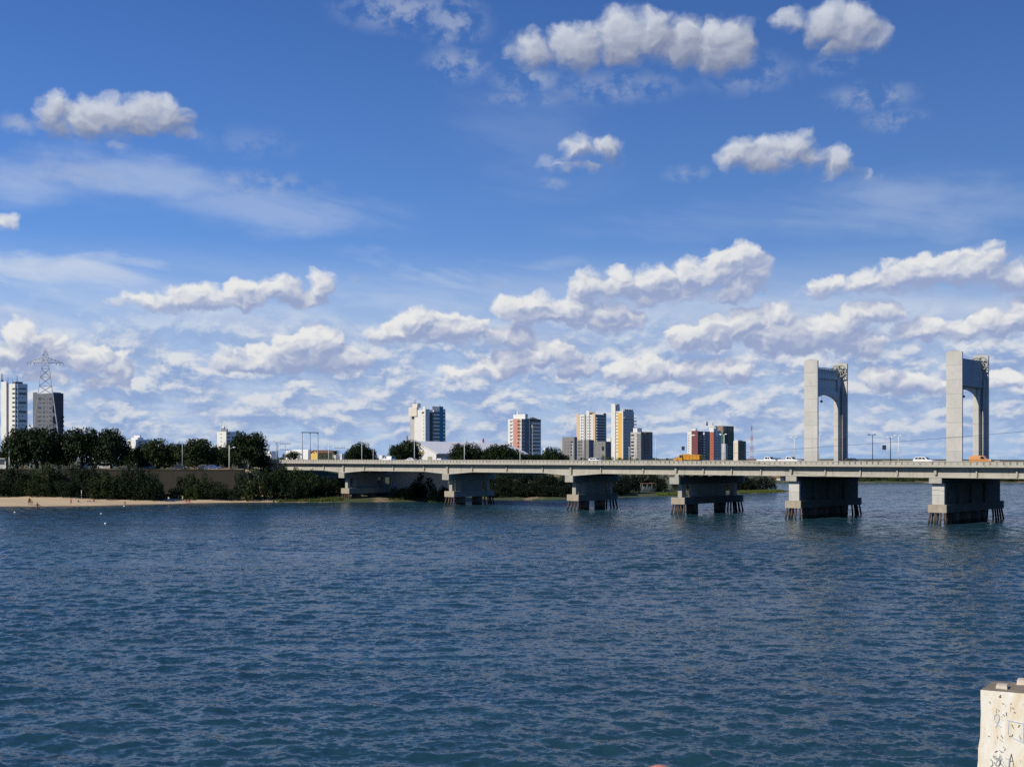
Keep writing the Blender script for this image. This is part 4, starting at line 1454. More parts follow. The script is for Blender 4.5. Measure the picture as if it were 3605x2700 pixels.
def pylon():
    d = 455.0
    x0 = gx(160, d)
    t = empty('lattice_pylon', (x0, d, 9.5), R(22), 'tall grey steel lattice power pylon rising behind the left trees', 'pylon')

    def hw_at(z):
        zs = [0, 15.0, 27.2, 35.0, 38.0, 40.5]
        ws = [5.6, 4.1, 2.45, 1.48, 0.98, 0.85]
        return float(np.interp(z, zs, ws))
    top = gz(1225, d) - 9.5
    arm = gz(1268, d) - 9.5
    k = arm / 38.0
    lv = [0, 5.5 * k, 10.5 * k, 15 * k, 19 * k, 22.5 * k, 26 * k, 29 * k, 32 * k, 35 * k, 38 * k, 40 * k]
    g = MB()
    for a, b2 in zip(lv, lv[1:]):
        wa, wb = hw_at(a / k), hw_at(b2 / k)
        ca = [(-wa, -wa, a), (wa, -wa, a), (wa, wa, a), (-wa, wa, a)]
        cb = [(-wb, -wb, b2), (wb, -wb, b2), (wb, wb, b2), (-wb, wb, b2)]
        for i in range(4):
            j = (i + 1) % 4
            bar(g, ca[i], cb[i], 0.15)
            bar(g, ca[i], cb[j])
            bar(g, ca[j], cb[i])
            bar(g, cb[i], cb[j], 0.08)
    g.build('tower_frame', 'pylon_steel', t)
    w = hw_at(40)
    g = MB()
    pk = (0, 0, top)
    m = (lv[-1] + top) / 2
    for i, (sx, sy) in enumerate(((-1, -1), (1, -1), (1, 1), (-1, 1))):
        bar(g, (sx * w, sy * w, lv[-1]), (sx * w * 0.6, sy * w * 0.6, m), 0.12)
        bar(g, (sx * w * 0.6, sy * w * 0.6, m), pk, 0.1)
        nx = ((1, -1), (1, 1), (-1, 1), (-1, -1))[i]
        bar(g, (sx * w * 0.6, sy * w * 0.6, m), (nx[0] * w * 0.6, nx[1] * w * 0.6, m), 0.07)
        bar(g, (sx * w, sy * w, lv[-1]), (nx[0] * w * 0.6, nx[1] * w * 0.6, m), 0.07)
    g.build('peak', 'pylon_steel', t)
    for sg in (-1, 1):
        g = MB()
        tip = (sg * 6.3, 0, arm - 0.9)
        for sy in (-1, 1):
            bar(g, (sg * w, sy * w, arm + 0.9), tip, 0.1)
            bar(g, (sg * w, sy * w, arm - 1.1), tip, 0.11)
            for f in (0.25, 0.5, 0.75):
                p = Vector((sg * w, sy * w, arm + 0.9)).lerp(Vector(tip), f)
                q = Vector((sg * w, sy * w, arm - 1.1)).lerp(Vector(tip), f)
                bar(g, p, q, 0.06)
                q2 = Vector((sg * w, sy * w, arm - 1.1)).lerp(Vector(tip), f - 0.25)
                bar(g, p, q2, 0.06)
        a = g.build('cross_arm', 'pylon_steel', t)
        for f in (0.55, 0.8, 1.0):
            p = Vector((sg * w, 0, arm - 1.1)).lerp(Vector(tip), f)
            MB().tube(p, (p.x, p.y, p.z - 0.9), 0.08, 0.08, 6).build('insulator', 'dark_steel', a)


pylon()


def mast(px, d, top, base, label, bands, r):
    t = empty('radio_mast', (gx(px, d), d, base), 0.3, label, 'mast')
    H = gz(top, d) - base
    for k in range(bands):
        g = MB()
        a, b2 = H * k / bands, H * (k + 1) / bands
        wa, wb = r * (1.0 - 0.75 * k / bands), r * (1.0 - 0.75 * (k + 1) / bands)
        n = 3
        for s in range(n):
            za, zb = a + (b2 - a) * s / n, a + (b2 - a) * (s + 1) / n
            ca = [(-wa, -wa, za), (wa, -wa, za), (0, wa, za)]
            cb = [(-wb, -wb, zb), (wb, -wb, zb), (0, wb, zb)]
            for i in range(3):
                j = (i + 1) % 3
                bar(g, ca[i], cb[i], 0.22)
                bar(g, ca[i], cb[j], 0.12)
                bar(g, cb[i], cb[j], 0.12)
        g.build('mast_section', 'mast_red' if k % 2 == 0 else 'mast_white', t)


mast(2645, 1500, 1499, 9.0, 'tall thin red and white radio mast right of the red and maroon towers', 7, 2.3)
mast(1701, 700, 1544, 9.0, 'short dark red lattice mast above the long warehouse roof', 1, 0.8)
mast(1433, 900, 1533, 9.0, 'thin lattice mast left of the blue-striped tower', 1, 0.7)


# ------------------------------------------------------------------ trees, shrubs, palms
def leaf_mat(name, dark, light, lime):
    m, nb, b = new_mat(name)
    g = nb.t.nodes.new('ShaderNodeNewGeometry')
    oi = nb.t.nodes.new('ShaderNodeObjectInfo')
    P = g.outputs['Position']
    n = nb.noise(P, 0.45, 3, 0.6)
    r = g.outputs['Random Per Island']
    f = nb.m('MULTIPLY_ADD', r, 0.45, nb.m('MULTIPLY', n, 0.75))
    c = nb.mix(nb.ramp(f, 0.25, 0.85), dark, light)
    c = nb.mix(nb.m('MULTIPLY', nb.ramp(nb.noise(P, 0.22, 2, 0.5), 0.55, 0.72), 0.5), c, lime)
    nb.link(c, b.inputs['Base Color'])
    b.inputs['Roughness'].default_value = 0.55
    b.inputs['Specular IOR Level'].default_value = 0.12
    return m


leaf_mat('mango_leaves', (0.004, 0.009, 0.003), (0.015, 0.027, 0.006), (0.026, 0.037, 0.008))
leaf_mat('light_leaves', (0.009, 0.017, 0.004), (0.030, 0.044, 0.010), (0.050, 0.055, 0.015))
leaf_mat('shrub_leaves', (0.004, 0.008, 0.004), (0.012, 0.023, 0.008), (0.020, 0.036, 0.009))
leaf_mat('shade_leaves', (0.003, 0.006, 0.003), (0.008, 0.014, 0.005), (0.014, 0.022, 0.006))  # shrub leaves darkened to paint in the shade under the deck
leaf_mat('far_leaves', (0.020, 0.036, 0.012), (0.050, 0.075, 0.025), (0.07, 0.085, 0.03))
leaf_mat('grass_blades', (0.035, 0.055, 0.012), (0.10, 0.13, 0.030), (0.13, 0.13, 0.045))
surface('bark', (0.055, 0.042, 0.030), 0.95, 0.25, 1.5)

RNG = np.random.default_rng(11)


def leaf_mesh(name, blobs, per, size, mat, flat=0.35, seed=0):
    """leaf-sized faces scattered through the outer part of every clump"""
    rg = np.random.default_rng(seed)
    V, F = [], []
    for (cx, cy, cz, r, sq) in blobs:
        n = int(per * (r ** 2) / 1.0) + 6
        d = rg.normal(size=(n, 3))
        d /= np.linalg.norm(d, axis=1)[:, None]
        rad = r * (0.55 + 0.5 * rg.random(n) ** 0.6)
        P = np.array([cx, cy, cz]) + d * rad[:, None] * np.array([1, 1, sq])
        for p, q in zip(P, d):
            nrm = q * 0.7 + rg.normal(size=3) * 0.55
            nrm[2] += flat
            nrm /= np.linalg.norm(nrm) + 1e-9
            a = np.cross(nrm, rg.normal(size=3))
            a /= np.linalg.norm(a) + 1e-9
            b2 = np.cross(nrm, a)
            s = size * (0.6 + 0.8 * rg.random())
            k = len(V)
            V += [p - a * s * 0.75, p - b2 * s * 0.42, p + a * s * 0.75, p + b2 * s * 0.42]
            F.append((k, k + 1, k + 2, k + 3))
    me = bpy.data.meshes.new(name)
    me.from_pydata([tuple(map(float, v)) for v in V], [], F)
    me.materials.append(MATS[mat])
    return me


def crown_blobs(seed, kind):
    """clumps in a crown about 1 unit half width, 0..1 in height"""
    rg = np.random.default_rng(seed)
    out = []
    if kind == 'round':
        n = 52
        for k in range(n):
            th = rg.random() * 6.283
            h = rg.random()
            r = 0.80 * math.sqrt(max(0.0, 1 - ((h - 0.40) / 0.66) ** 2)) * (0.50 + 0.50 * rg.random() ** 0.5)
            out.append((r * math.cos(th), r * math.sin(th), 0.19 + 0.66 * h, 0.20 + 0.13 * rg.random(), 0.8))
        for k in range(16):
            th = rg.random() * 6.283
            r = 0.55 * rg.random()
            out.append((r * math.cos(th), r * math.sin(th), 0.40 + 0.32 * rg.random(), 0.32, 0.8))
    elif kind == 'flat':
        for k in range(34):
            th = rg.random() * 6.283
            r = 0.92 * math.sqrt(rg.random())
            h = 0.62 + 0.28 * (1 - r * r) * rg.random() + 0.05 * rg.normal()
            out.append((r * math.cos(th), r * math.sin(th), h, 0.15 + 0.09 * rg.random(), 0.55))
        for k in range(8):
            th = rg.random() * 6.283
            out.append((0.4 * math.cos(th), 0.4 * math.sin(th), 0.55, 0.22, 0.6))
    else:                                                # shrub: foliage down to the ground, ragged top
        for k in range(44):
            th = rg.random() * 6.283
            r = 0.85 * math.sqrt(rg.random())
            h = (0.03 + 0.88 * rg.random()) * (1.0 - 0.40 * r * r)
            out.append((r * math.cos(th), r * math.sin(th), h, 0.17 + 0.14 * rg.random(), 0.75))
    return out


CROWNS = {}
for kind, cnt, mats in (('round', 4, ('mango_leaves', 'light_leaves', 'far_leaves')), ('flat', 2, ('light_leaves', 'mango_leaves')),
                        ('shrub', 5, ('shrub_leaves', 'light_leaves', 'far_leaves', 'shade_leaves'))):
    for s in range(cnt):
        bl = crown_blobs(100 + s + 17 * len(kind), kind)
        base = None
        for mt in mats:
            if base is None:
                base = leaf_mesh('crown', bl, 1250, 0.056 if kind != 'shrub' else 0.056, mt, seed=s + 40)
                me = base
            else:
                me = base.copy()
                me.materials.clear()
                me.materials.append(MATS[mt])
            CROWNS[(kind, s, mt)] = me

TRUNKS = []
for s in range(3):
    rg = np.random.default_rng(60 + s)
    g = MB()
    p = Vector((0, 0, -0.06))
    q = Vector((0.04 * rg.normal(), 0.04 * rg.normal(), 0.30))
    g.tube(p, q, 0.075, 0.055, 9)
    for k in range(5):
        th = k * 1.2566 + 0.5 * rg.random()
        e = Vector((0.42 * math.cos(th), 0.42 * math.sin(th), 0.52 + 0.18 * rg.random()))
        m2 = q.lerp(e, 0.5) + Vector((0, 0, -0.04))
        g.tube(q, m2, 0.038, 0.026, 6).tube(m2, e, 0.026, 0.010, 6)
        e2 = m2 + Vector((0.2 * math.cos(th + 0.8), 0.2 * math.sin(th + 0.8), 0.22))
        g.tube(m2, e2, 0.018, 0.007, 5)
    TRUNKS.append(g.mesh('trunk', 'bark'))
g = MB()
for k in range(6):
    th = k * 1.05
    g.tube((0.03 * math.cos(th), 0.03 * math.sin(th), -0.05), (0.4 * math.cos(th), 0.4 * math.sin(th), 0.6), 0.022, 0.008, 5)
STEMS = g.mesh('stem', 'bark')
NTREE = [0]


G_UP = 'broad-crowned trees along the promenade'
G_SH = 'dense shrubs on the bank below the river wall'


def tree(px, d, top, hwpx, label, kind='round', mat='mango_leaves', name=None, group=None, base=None, cat=None):
    if group == G_UP:
        hwpx *= 1.22
    if kind == 'shrub' and px < 560 and group == G_SH:
        d -= 8.5
        top -= 27 - (NTREE[0] * 7) % 23
    x = gx(px, d)
    z0 = zat(x, d) if base is None else base
    h = gz(top, d) - z0
    r = hwpx * d / FPX * 1.05
    i = NTREE[0]
    NTREE[0] += 1
    shrub = kind == 'shrub'
    t = empty(name or ('bush' if shrub else 'mango_tree'), (x, d, z0), (i * 2.399) % 6.283, label, cat or ('bush' if shrub else 'tree'), group)
    cnt = {'round': 4, 'flat': 2, 'shrub': 5}[kind]
    put('crown', CROWNS[(kind, i % cnt, mat)], t, (0, 0, 0 if shrub else h * 0.02), (0, 0, 0), (r, r, h))
    if shrub:
        put('stem', STEMS, t, (0, 0, 0), (0, 0, 0), (r * 0.8, r * 0.8, h))
    else:
        put('trunk', TRUNKS[i % 3], t, (0, 0, 0), (0, 0, 0), (r * 0.9, r * 0.9, h))
    return t


G_UP = 'broad-crowned trees along the promenade'
for a in ((12, 412, 1585, 26, 'small leafy tree cut by the left edge of the photo, beside the white tower', 'round', 'light_leaves'),
          (62, 402, 1512, 44, 'dark mango crown left of the largest one, overlapping the white tower'),
          (132, 396, 1499, 78, 'largest dark mango at left, in front of the lattice pylon foot'),
          (212, 418, 1556, 34, 'low dark mango filling the dip between the two highest left crowns'),
          (287, 398, 1511, 70, 'dark mango second from left, right of the lattice pylon'),
          (393, 397, 1513, 54, 'dark round mango just left of the low white building'),
          (468, 424, 1574, 40, 'dark low crown under the low white flat-roofed building'),
          (554, 405, 1549, 66, 'wide yellowish-green tree behind the first wall gap', 'round', 'light_leaves'),
          (620, 425, 1562, 34, 'dark narrow crown between two yellowish-green trees'),
          (690, 400, 1548, 62, 'green tree with a bright lime patch, behind the grey lamp pole', 'round', 'light_leaves'),
          (770, 430, 1567, 42, 'low dark mango in front of the white apartment block'),
          (808, 412, 1560, 36, 'dark crown at the left foot of the tallest right-hand mango'),
          (878, 398, 1525, 62, 'tall dark mango standing beside the bridge end'),
          (918, 404, 1590, 34, 'lower bulge of dark mango foliage above the bridge railing end')):
    tree(*a, group=G_UP)
G_RD = 'round trees behind the bridge railing'
for a in ((1238, 440, 1580, 26, 'left shoulder crown of the round tree behind the first bridge lamp'),
          (1275, 446, 1560, 52, 'round green tree behind the first bridge lamp'),
          (1392, 440, 1568, 30, 'smaller crown just right of the delivery van'),
          (1432, 450, 1553, 60, 'round dark green tree at the left end of the big warehouse'),
          (1640, 442, 1557, 60, 'wide round tree hiding the middle of the warehouse'),
          (1703, 455, 1584, 30, 'low crown between the two broad warehouse trees'),
          (1757, 440, 1567, 66, 'broad dark tree below the right end of the warehouse roof'),
          (1815, 452, 1583, 42, 'darker crown at the foot of the pink tower'),
          (1868, 470, 1596, 42, 'low dull green crown right of the pink tower foot'),
          (1948, 462, 1577, 46, 'bright green tree left of the low grey blocks'),):
    tree(*a, group=G_RD)
tree(1900, 480, 1600, 30, 'small pale bush behind the railing below the tiny white building', 'round', 'light_leaves', group=G_RD)
tree(1985, 480, 1604, 26, 'low bush tucked right of the bright green tree', 'round', 'mango_leaves', group=G_RD)
G_FAR = 'low greenery between the town and the bridge'
for px, top, hw, lab in ((940, 1603, 26, 'green hedge clump next to the bridge end'), (985, 1606, 24, 'green hedge clump beneath the crossarm pole'),
                         (1055, 1611, 20, 'thin hedge clump below the white warehouse wall'), (1145, 1604, 24, 'dark bush in front of the yellow house'),
                         (1175, 1610, 20, 'low bush at the palm foot'), (1330, 1608, 30, 'low green bush left of the delivery van'),
                         (2060, 1612, 26, 'low clump in front of the middle grey block'), (2130, 1601, 30, 'dark clump at the foot of the block with the big opening'),
                         (2172, 1606, 34, 'dark clump at the foot of the yellow tower'), (2222, 1607, 28, 'dark clump below the brown balconies block'),
                         (2355, 1610, 18, 'small dark clump in the gap left of the yellow truck'), (2560, 1616, 40, 'low green clump below the unfinished tower')):
    tree(px, 520, top, hw, lab, 'shrub', 'far_leaves', group=G_FAR, base=9.8)
tree(1026, 490, 1585, 32, 'flat-topped acacia left of the white warehouse wall', 'flat', 'mango_leaves', name='acacia_tree')
tree(2306, 700, 1612, 16, 'tiny far crown right of the navy block', 'round', 'far_leaves', name='acacia_tree', base=9.8)


def palm(px, d, top, label):
    x = gx(px, d)
    t = empty('palm_tree', (x, d, 10), 0, label, 'palm')
    h = gz(top, d) - 10
    MB().tube((0, 0, -0.3), (0.2, 0, h * 0.86), 0.22, 0.15, 8).build('trunk', 'bark', t)
    g = MB()
    rg = np.random.default_rng(3)
    for k in range(26):
        th = k * 2.4 + 0.2 * rg.random()
        up = 0.9 - 1.5 * (k / 26)
        L = 2.5 + 0.5 * rg.random()
        prev = Vector((0.2, 0, h * 0.86))
        n = 7
        for s in range(1, n + 1):
            f = s / n
            p = Vector((0.2 + math.cos(th) * L * f, math.sin(th) * L * f, h * 0.86 + up * f * 1.8 - 1.5 * f * f))
            side = Vector((-math.sin(th), math.cos(th), 0)) * 0.42 * math.sin(math.pi * min(1, f * 0.9 + 0.1))
            dn = Vector((0, 0, -0.16))
            g.add([prev, prev + side + dn, p + side * 0.8 + dn, p], [(0, 1, 2, 3)])
            g.add([prev, prev - side + dn, p - side * 0.8 + dn, p], [(0, 1, 2, 3)])
            prev = p
    g.build('crown', 'mango_leaves', t)


palm(1174, 505, 1580, 'small palm right of the yellow house roof')

# shrubs on the bank under the river wall
G_SH = 'dense shrubs on the bank below the river wall'
SHR = [(8, 376, 1662, 46, 'dark shrub at the left edge of the beach bank'), (62, 374, 1652, 46, 'dark shrub above the left beach bathers'),
       (104, 379, 1664, 40, 'shrub with olive tips left of the big greenish one'), (158, 374, 1650, 52, 'greenish ragged shrub on the bank under the largest mango'),
       (212, 378, 1648, 44, 'tall dark shrub just under the promenade edge'), (236, 371, 1700, 34, 'low twiggy shrub over the orange-shirted bather'),
       (270, 379, 1655, 36, 'dark shrub left of the white beach post'), (312, 376, 1656, 44, 'dark shrub right of the white beach post'),
       (362, 379, 1666, 40, 'dull shrub below the red stalls'), (410, 375, 1652, 50, 'dark green shrub with small bright leaves at mid beach'),
       (462, 376, 1652, 46, 'dark shrub left of the first bare wall patch'), (512, 374, 1662, 48, 'spreading dark shrub beside the first bare wall patch'),
       (545, 376, 1692, 30, 'low branches reaching over the bare wall'), (662, 377, 1664, 46, 'dark shrub in the middle of the bare wall'),
       (706, 374, 1657, 50, 'bright-leaved shrub in the middle of the bare wall'), (760, 377, 1690, 42, 'low shrub right of the bright-leaved one'),
       (600, 374, 1722, 46, 'low dark scrub at the wall foot behind the white-shirted man'), (790, 376, 1718, 40, 'low scrub before the second bare wall patch'),
       (868, 375, 1648, 48, 'left part of the big dark shrub near the bridge end'), (915, 373, 1632, 58, 'big dark rounded shrub near the bridge end'),
       (968, 376, 1642, 46, 'dark shrub right of the big rounded one'), (985, 384, 1625, 36, 'leafy bush pressed against the bridge railing end'),
       (1040, 380, 1640, 46, 'bush hiding the bottom of the bridge abutment'), (1092, 379, 1650, 46, 'bush under the first deck span'),
       (1140, 381, 1666, 42, 'dark bush left of the first pier'), (1020, 374, 1678, 40, 'lower bush below the bridge abutment'),
       (1180, 388, 1672, 40, 'shaded bush behind the first pier columns'), (1075, 376, 1690, 34, 'lower bush above the grass strip')]
SHR += [(20, 372, 1700, 44, 'low dark scrub at the far left above the sand'),
        (70, 372, 1706, 44, 'low dark scrub behind the bending bather'),
        (118, 372, 1702, 46, 'low dark scrub between the two groups of bathers at left'),
        (166, 372, 1708, 44, 'low dark scrub above the sand under the greenish shrub'),
        (190, 372, 1690, 40, 'mid-height dark shrub under the tallest one by the wall'),
        (262, 372, 1712, 40, 'low dark scrub left of the beach post foot'),
        (318, 372, 1704, 44, 'low dark scrub behind the lying sunbather'),
        (352, 372, 1680, 44, 'dark shrub closing the gap below the red tables'),
        (384, 372, 1708, 44, 'low dark scrub right of the sunbathers'),
        (432, 372, 1706, 46, 'low dark scrub behind the lone child'),
        (490, 372, 1706, 46, 'low dark scrub left of the white-shirted man'),
        (535, 372, 1714, 40, 'last low scrub before the first bare wall patch')]
SHR += [(640, 375, 1712, 44, 'low scrub in front of the middle of the wall'), (690, 371, 1716, 44, 'low scrub below the bright-leaved shrub'), (745, 372, 1716, 44, 'low scrub at the wall foot left of the second bare patch'),
        (838, 374, 1708, 40, 'low scrub at the left foot of the big dark shrub')]
for (px, d, top, hw, lab) in SHR:
    bright = any(w in lab for w in ('greenish', 'bright', 'olive', 'leafy', 'big dark rounded', 'hiding', 'mid beach', 'closing', 'under the first', 'between the two groups'))
    tree(px, d, top, hw, lab, 'shrub', 'light_leaves' if bright else 'shrub_leaves', group=G_SH)
# under the deck
G_UD = 'dark bushes on the bank under the deck'
UD = [(1492, 384, 1664, 54, 'round dark bush between the first two piers'), (1455, 384, 1705, 30, 'small bush left of the round dark one under the deck'),
      (1255, 410, 1668, 40, 'shadowed bush seen through the first pier'), (1300, 412, 1672, 40, 'shadowed bush behind the right of the first pier'),
      (1640, 415, 1668, 46, 'shadowed bush behind the second pier'), (1700, 416, 1664, 46, 'shadowed bush at the right of the second pier'),
      (1760, 418, 1660, 50, 'first dark bush right of the second pier'), (1815, 414, 1664, 46, 'second dark bush right of the second pier'),
      (1872, 417, 1660, 50, 'third dark bush midway between second and third piers'), (1930, 414, 1664, 46, 'fourth dark bush, nearer the third pier'),
      (1985, 417, 1662, 48, 'dark bush left of the third pier'), (2045, 420, 1662, 46, 'dark bush seen through the third pier'),
      (2110, 424, 1662, 50, 'dark bush behind the right of the third pier'), (2168, 428, 1662, 46, 'dark bush right of the third pier'),
      (2215, 436, 1664, 44, 'bush overhanging the moored boat from the left'), (2275, 458, 1650, 58, 'bush behind the moored boat'),
      (2320, 448, 1664, 40, 'bush right of the moored boat'), (2410, 462, 1668, 44, 'bush seen through the fourth pier'),
      (2470, 468, 1666, 46, 'dark bush behind the fourth pier shaft'), (2535, 474, 1666, 46, 'dark bush behind the right column of the fourth pier'),
      (2600, 478, 1666, 46, 'dark bush right of the fourth pier'), (2655, 482, 1668, 44, 'large dark bush on the wooded point'),
      (2700, 486, 1672, 36, 'last dark bush at the right of the wooded point')]
for px, t0, top, lab in ((1398, 15.0, 1710, 'low olive scrub right of the first pier, below the pale wall'), (1428, 14.0, 1716, 'low olive scrub left of the round dark bush'),
                         (1535, 14.0, 1712, 'low olive scrub right of the round dark bush'), (1562, 15.0, 1706, 'low olive scrub left of the second pier')):
    p = bworld(bx(px, t0), t0)
    tree(px, p.y, top, 28, lab, 'shrub', 'far_leaves', group='dark bushes on the bank under the deck')
for k, px in enumerate(range(1735, 2190, 45)):
    dd = EYE * FPX / (float(np.interp(px, [q[0] for q in SHORE], [q[1] for q in SHORE])) - HY)
    UD.append((px, dd + 9, 1698 + 5 * (k % 3), 44, ['low dark bush at the water edge just right of the second pier', 'second low bush at the water edge right of the second pier',
               'third low bush at the water edge right of the second pier', 'fourth low water-edge bush, nearing midspan two-three', 'low water-edge bush at the middle of the span left of the third pier',
               'low water-edge bush just past the middle of that span', 'low water-edge bush two places left of the third pier', 'low water-edge bush beside the third pier',
               'low water-edge bush seen between the third pier piles', 'low water-edge bush behind the third pier footing', 'low water-edge bush just right of the third pier'][k]))
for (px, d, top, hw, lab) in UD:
    tree(px, d, top, hw, lab, 'shrub', 'shade_leaves', group=G_UD)
# far bank at right: one low wooded strip of separate bushes
G_FB = 'low bushes along the far bank at right'
rg = np.random.default_rng(8)
k = 0
for px in list(range(2800, 3640, 30)):
    if any(abs(px - q) < 6 for q in (2900, 3420)):
        continue
    x = gx(px, 652)
    tree(px, 652 + 8 * rg.random(), 1672 + 4 * rg.random(), 24 + 6 * rg.random(),
         'dull green bush in the hazy row along the far bank, under the lift span', 'shrub', 'far_leaves', group=G_FB)


# grass on the low bank, tufts nobody could count
def grass(name, spots, n, hgt, seed):
    rg = np.random.default_rng(seed)
    V, F = [], []
    for _ in range(n):
        (x0, x1, s0, s1) = spots[rg.integers(len(spots))]
        x = x0 + (x1 - x0) * rg.random()
        # distance of the water's edge at this place
        sh = np.array(SH)
        o = np.argsort(sh[:20, 0])
        ys = float(np.interp(x, sh[:20, 0][o], sh[:20, 1][o]))
        y = ys + s0 + (s1 - s0) * rg.random()
        V.append((x, y))
    P = np.array(V)
    Z = ground_z(P[:, :1], P[:, 1:], terrain_arrays(P[:, :1], P[:, 1:]))[:, 0]
    VV = []
    for (x, y), z in zip(P, Z):
        for q in range(3):
            th = rg.random() * 6.283
            w = 0.10 + 0.08 * rg.random()
            h = hgt * (0.5 + 0.8 * rg.random())
            dx, dy = math.cos(th) * w, math.sin(th) * w
            lx, ly = rg.normal() * 0.15, rg.normal() * 0.15
            k = len(VV)
            VV += [(x - dx, y - dy, z - 0.05), (x + dx, y + dy, z - 0.05), (x + lx, y + ly, z + h)]
            F.append((k, k + 1, k + 2))
    me = bpy.data.meshes.new(name)
    me.from_pydata([tuple(map(float, v)) for v in VV], [], F)
    me.materials.append(MATS['grass_blades'])
    o = put(name, me)
    o['kind'] = 'stuff'
    o['label'] = 'green grass growing along the water edge of the bank'
    o['category'] = 'grass'


grass('grass', [(gx(965, 372), gx(1150, 372), 1.0, 14), (gx(1000, 372), gx(1200, 372), 2, 10), (gx(1370, 380), gx(1560, 385), 3, 30),
                (gx(2290, 450), gx(2400, 450), 2, 12), (gx(2590, 460), gx(2770, 475), 2, 12), (gx(2590, 460), gx(2770, 475), 2, 12)], 5200, 0.55, 4)


# ------------------------------------------------------------------ street lamps, poles, wires
def lamp(px, t, top, label, group, heads=2, mat='white_pole', arm=0.9):
    x, t = far_spot(px, 0.5) if t is None else (bx(px, t), t)
    p = bworld(x, t)
    h = gz(top, p.y) - ROAD_Z
    e = empty('street_lamp', (p.x, p.y, ROAD_Z), BROT, label, 'street lamp', group)
    MB().tube((0, 0, -0.4), (0, 0, h), 0.13, 0.075, 8).tube((0, 0, -0.4), (0, 0, 0.25), 0.17, 0.17, 8).build('pole', mat, e)
    for sg in ((-1, 1) if heads == 2 else (-1,) if heads == 1 else ()):
        a = MB().tube((0, 0, h - 0.05), (sg * arm * 0.5, -0.25, h + 0.08), 0.05, 0.045, 6).build('lamp_arm', mat, e)
        MB().ball((sg * arm * 0.8, -0.4, h + 0.08), 0.38, 0.22, 0.14, 10, 6).build('lamp_head', 'lamp_glass', a)
    return e


G_N = 'lamps along the near railing of the bridge'
G_F = 'lamps along the far side of the bridge'
for px, top, lab in ((1274, 1549, 'street lamp in front of the round tree nearest the bridge end'), (1635, 1543, 'street lamp in front of the middle warehouse trees'),
                     (2053, 1541, 'street lamp in front of the middle grey block'), (2549, 1530, 'tall white street lamp before the unfinished tower')):
    lamp(px, T_NEAR + 0.15, top, lab, G_N)
for px, top, lab, hd in ((1157, 1560, 'street lamp whose head floats right of the pole frame', 2), (1459, 1554, 'street lamp at the left gable of the warehouse', 2),
                         (1831, 1552, 'street lamp in front of the pink tower', 2), (2237, 1545, 'street lamp in front of the navy block', 2),
                         (2797, 1541, 'street lamp just left of the nearer white pickup roof and tower', 2), (2884, 1529, 'street lamp showing inside the left tower portal', 2),
                         (3072, 1531, 'lone street lamp right of the left tower', 2), (3163, 1535, 'rightmost street lamp between the towers', 2)):
    lamp(px, None, top, lab, G_F, hd)
lamp(3135, None, 1540, 'darker slim street lamp beside the dark hanging board', G_F, 2, 'dark_steel', 0.6)
for px, top, lab in ((1314, 1560, 'thin bare pole right of the first round roadside tree'), (2016, 1562, 'thin pole before the leftmost grey block'),
                     (2215, 1574, 'thin short pole between yellow tower and navy block'), (2309, 1545, 'thin bare pole in open sky right of the navy block')):
    p = bworld(*far_spot(px, 1.2))
    h = gz(top, p.y) - ROAD_Z
    e = empty('thin_pole', (p.x, p.y, ROAD_Z), BROT, lab, 'pole', 'thin poles along the bridge')
    MB().tube((0, 0, -0.4), (0, 0, h), 0.10, 0.06, 6).build('shaft', 'white_pole', e)
    MB().tube((-0.35, 0, h - 0.02), (0.35, 0, h + 0.05), 0.04, 0.04, 5).build('cross_arm', 'white_pole', e)

# dark square boards
for px, py, s, lab in ((3113, 1575, 6.5, 'dark square board on a slim post between the two towers'), (2405, 1578, 5.5, 'small grey square board above the cab of the yellow truck')):
    p = bworld(*far_spot(px, 1.5)) if px > 3000 else bworld(bx(px, 14.0), 14.0)
    z = gz(py, p.y) - ROAD_Z
    e = empty('sign_board', (p.x, p.y, ROAD_Z), R(-10), lab, 'sign', 'square boards above the bridge')
    w = s * p.y / FPX
    MB().box(-w, w, -0.05, 0.05, z - w * 1.25, z + w * 1.25).build('board', 'dark_steel', e)
    MB().tube((w * 0.4, 0.12, -0.3), (w * 0.4, 0.12, z + 0.2), 0.045, 0.045, 6).build('post', 'galvanized', e)

# wire in front of the towers
pts = []
for (px, py, d) in ((2318, 1612.5, 296), (2420, 1605, 288), (2560, 1596, 278), (2835, 1578, 258), (3150, 1556, 240), (3400, 1536.5, 226), (3605, 1519, 215), (3900, 1490, 200), (4300, 1445, 185)):
    pts.append((gx(px, d), d, gz(py, d)))
pts[0] = tuple(bworld(bx(2318, T_NEAR + 0.1), T_NEAR + 0.1, RAIL_T - 0.02))
tag(MB().path(pts, 0.03, 5).build('overhead_cable', 'cable_rubber'), 'thin dark cable rising to the right across both bridge towers', 'cable')

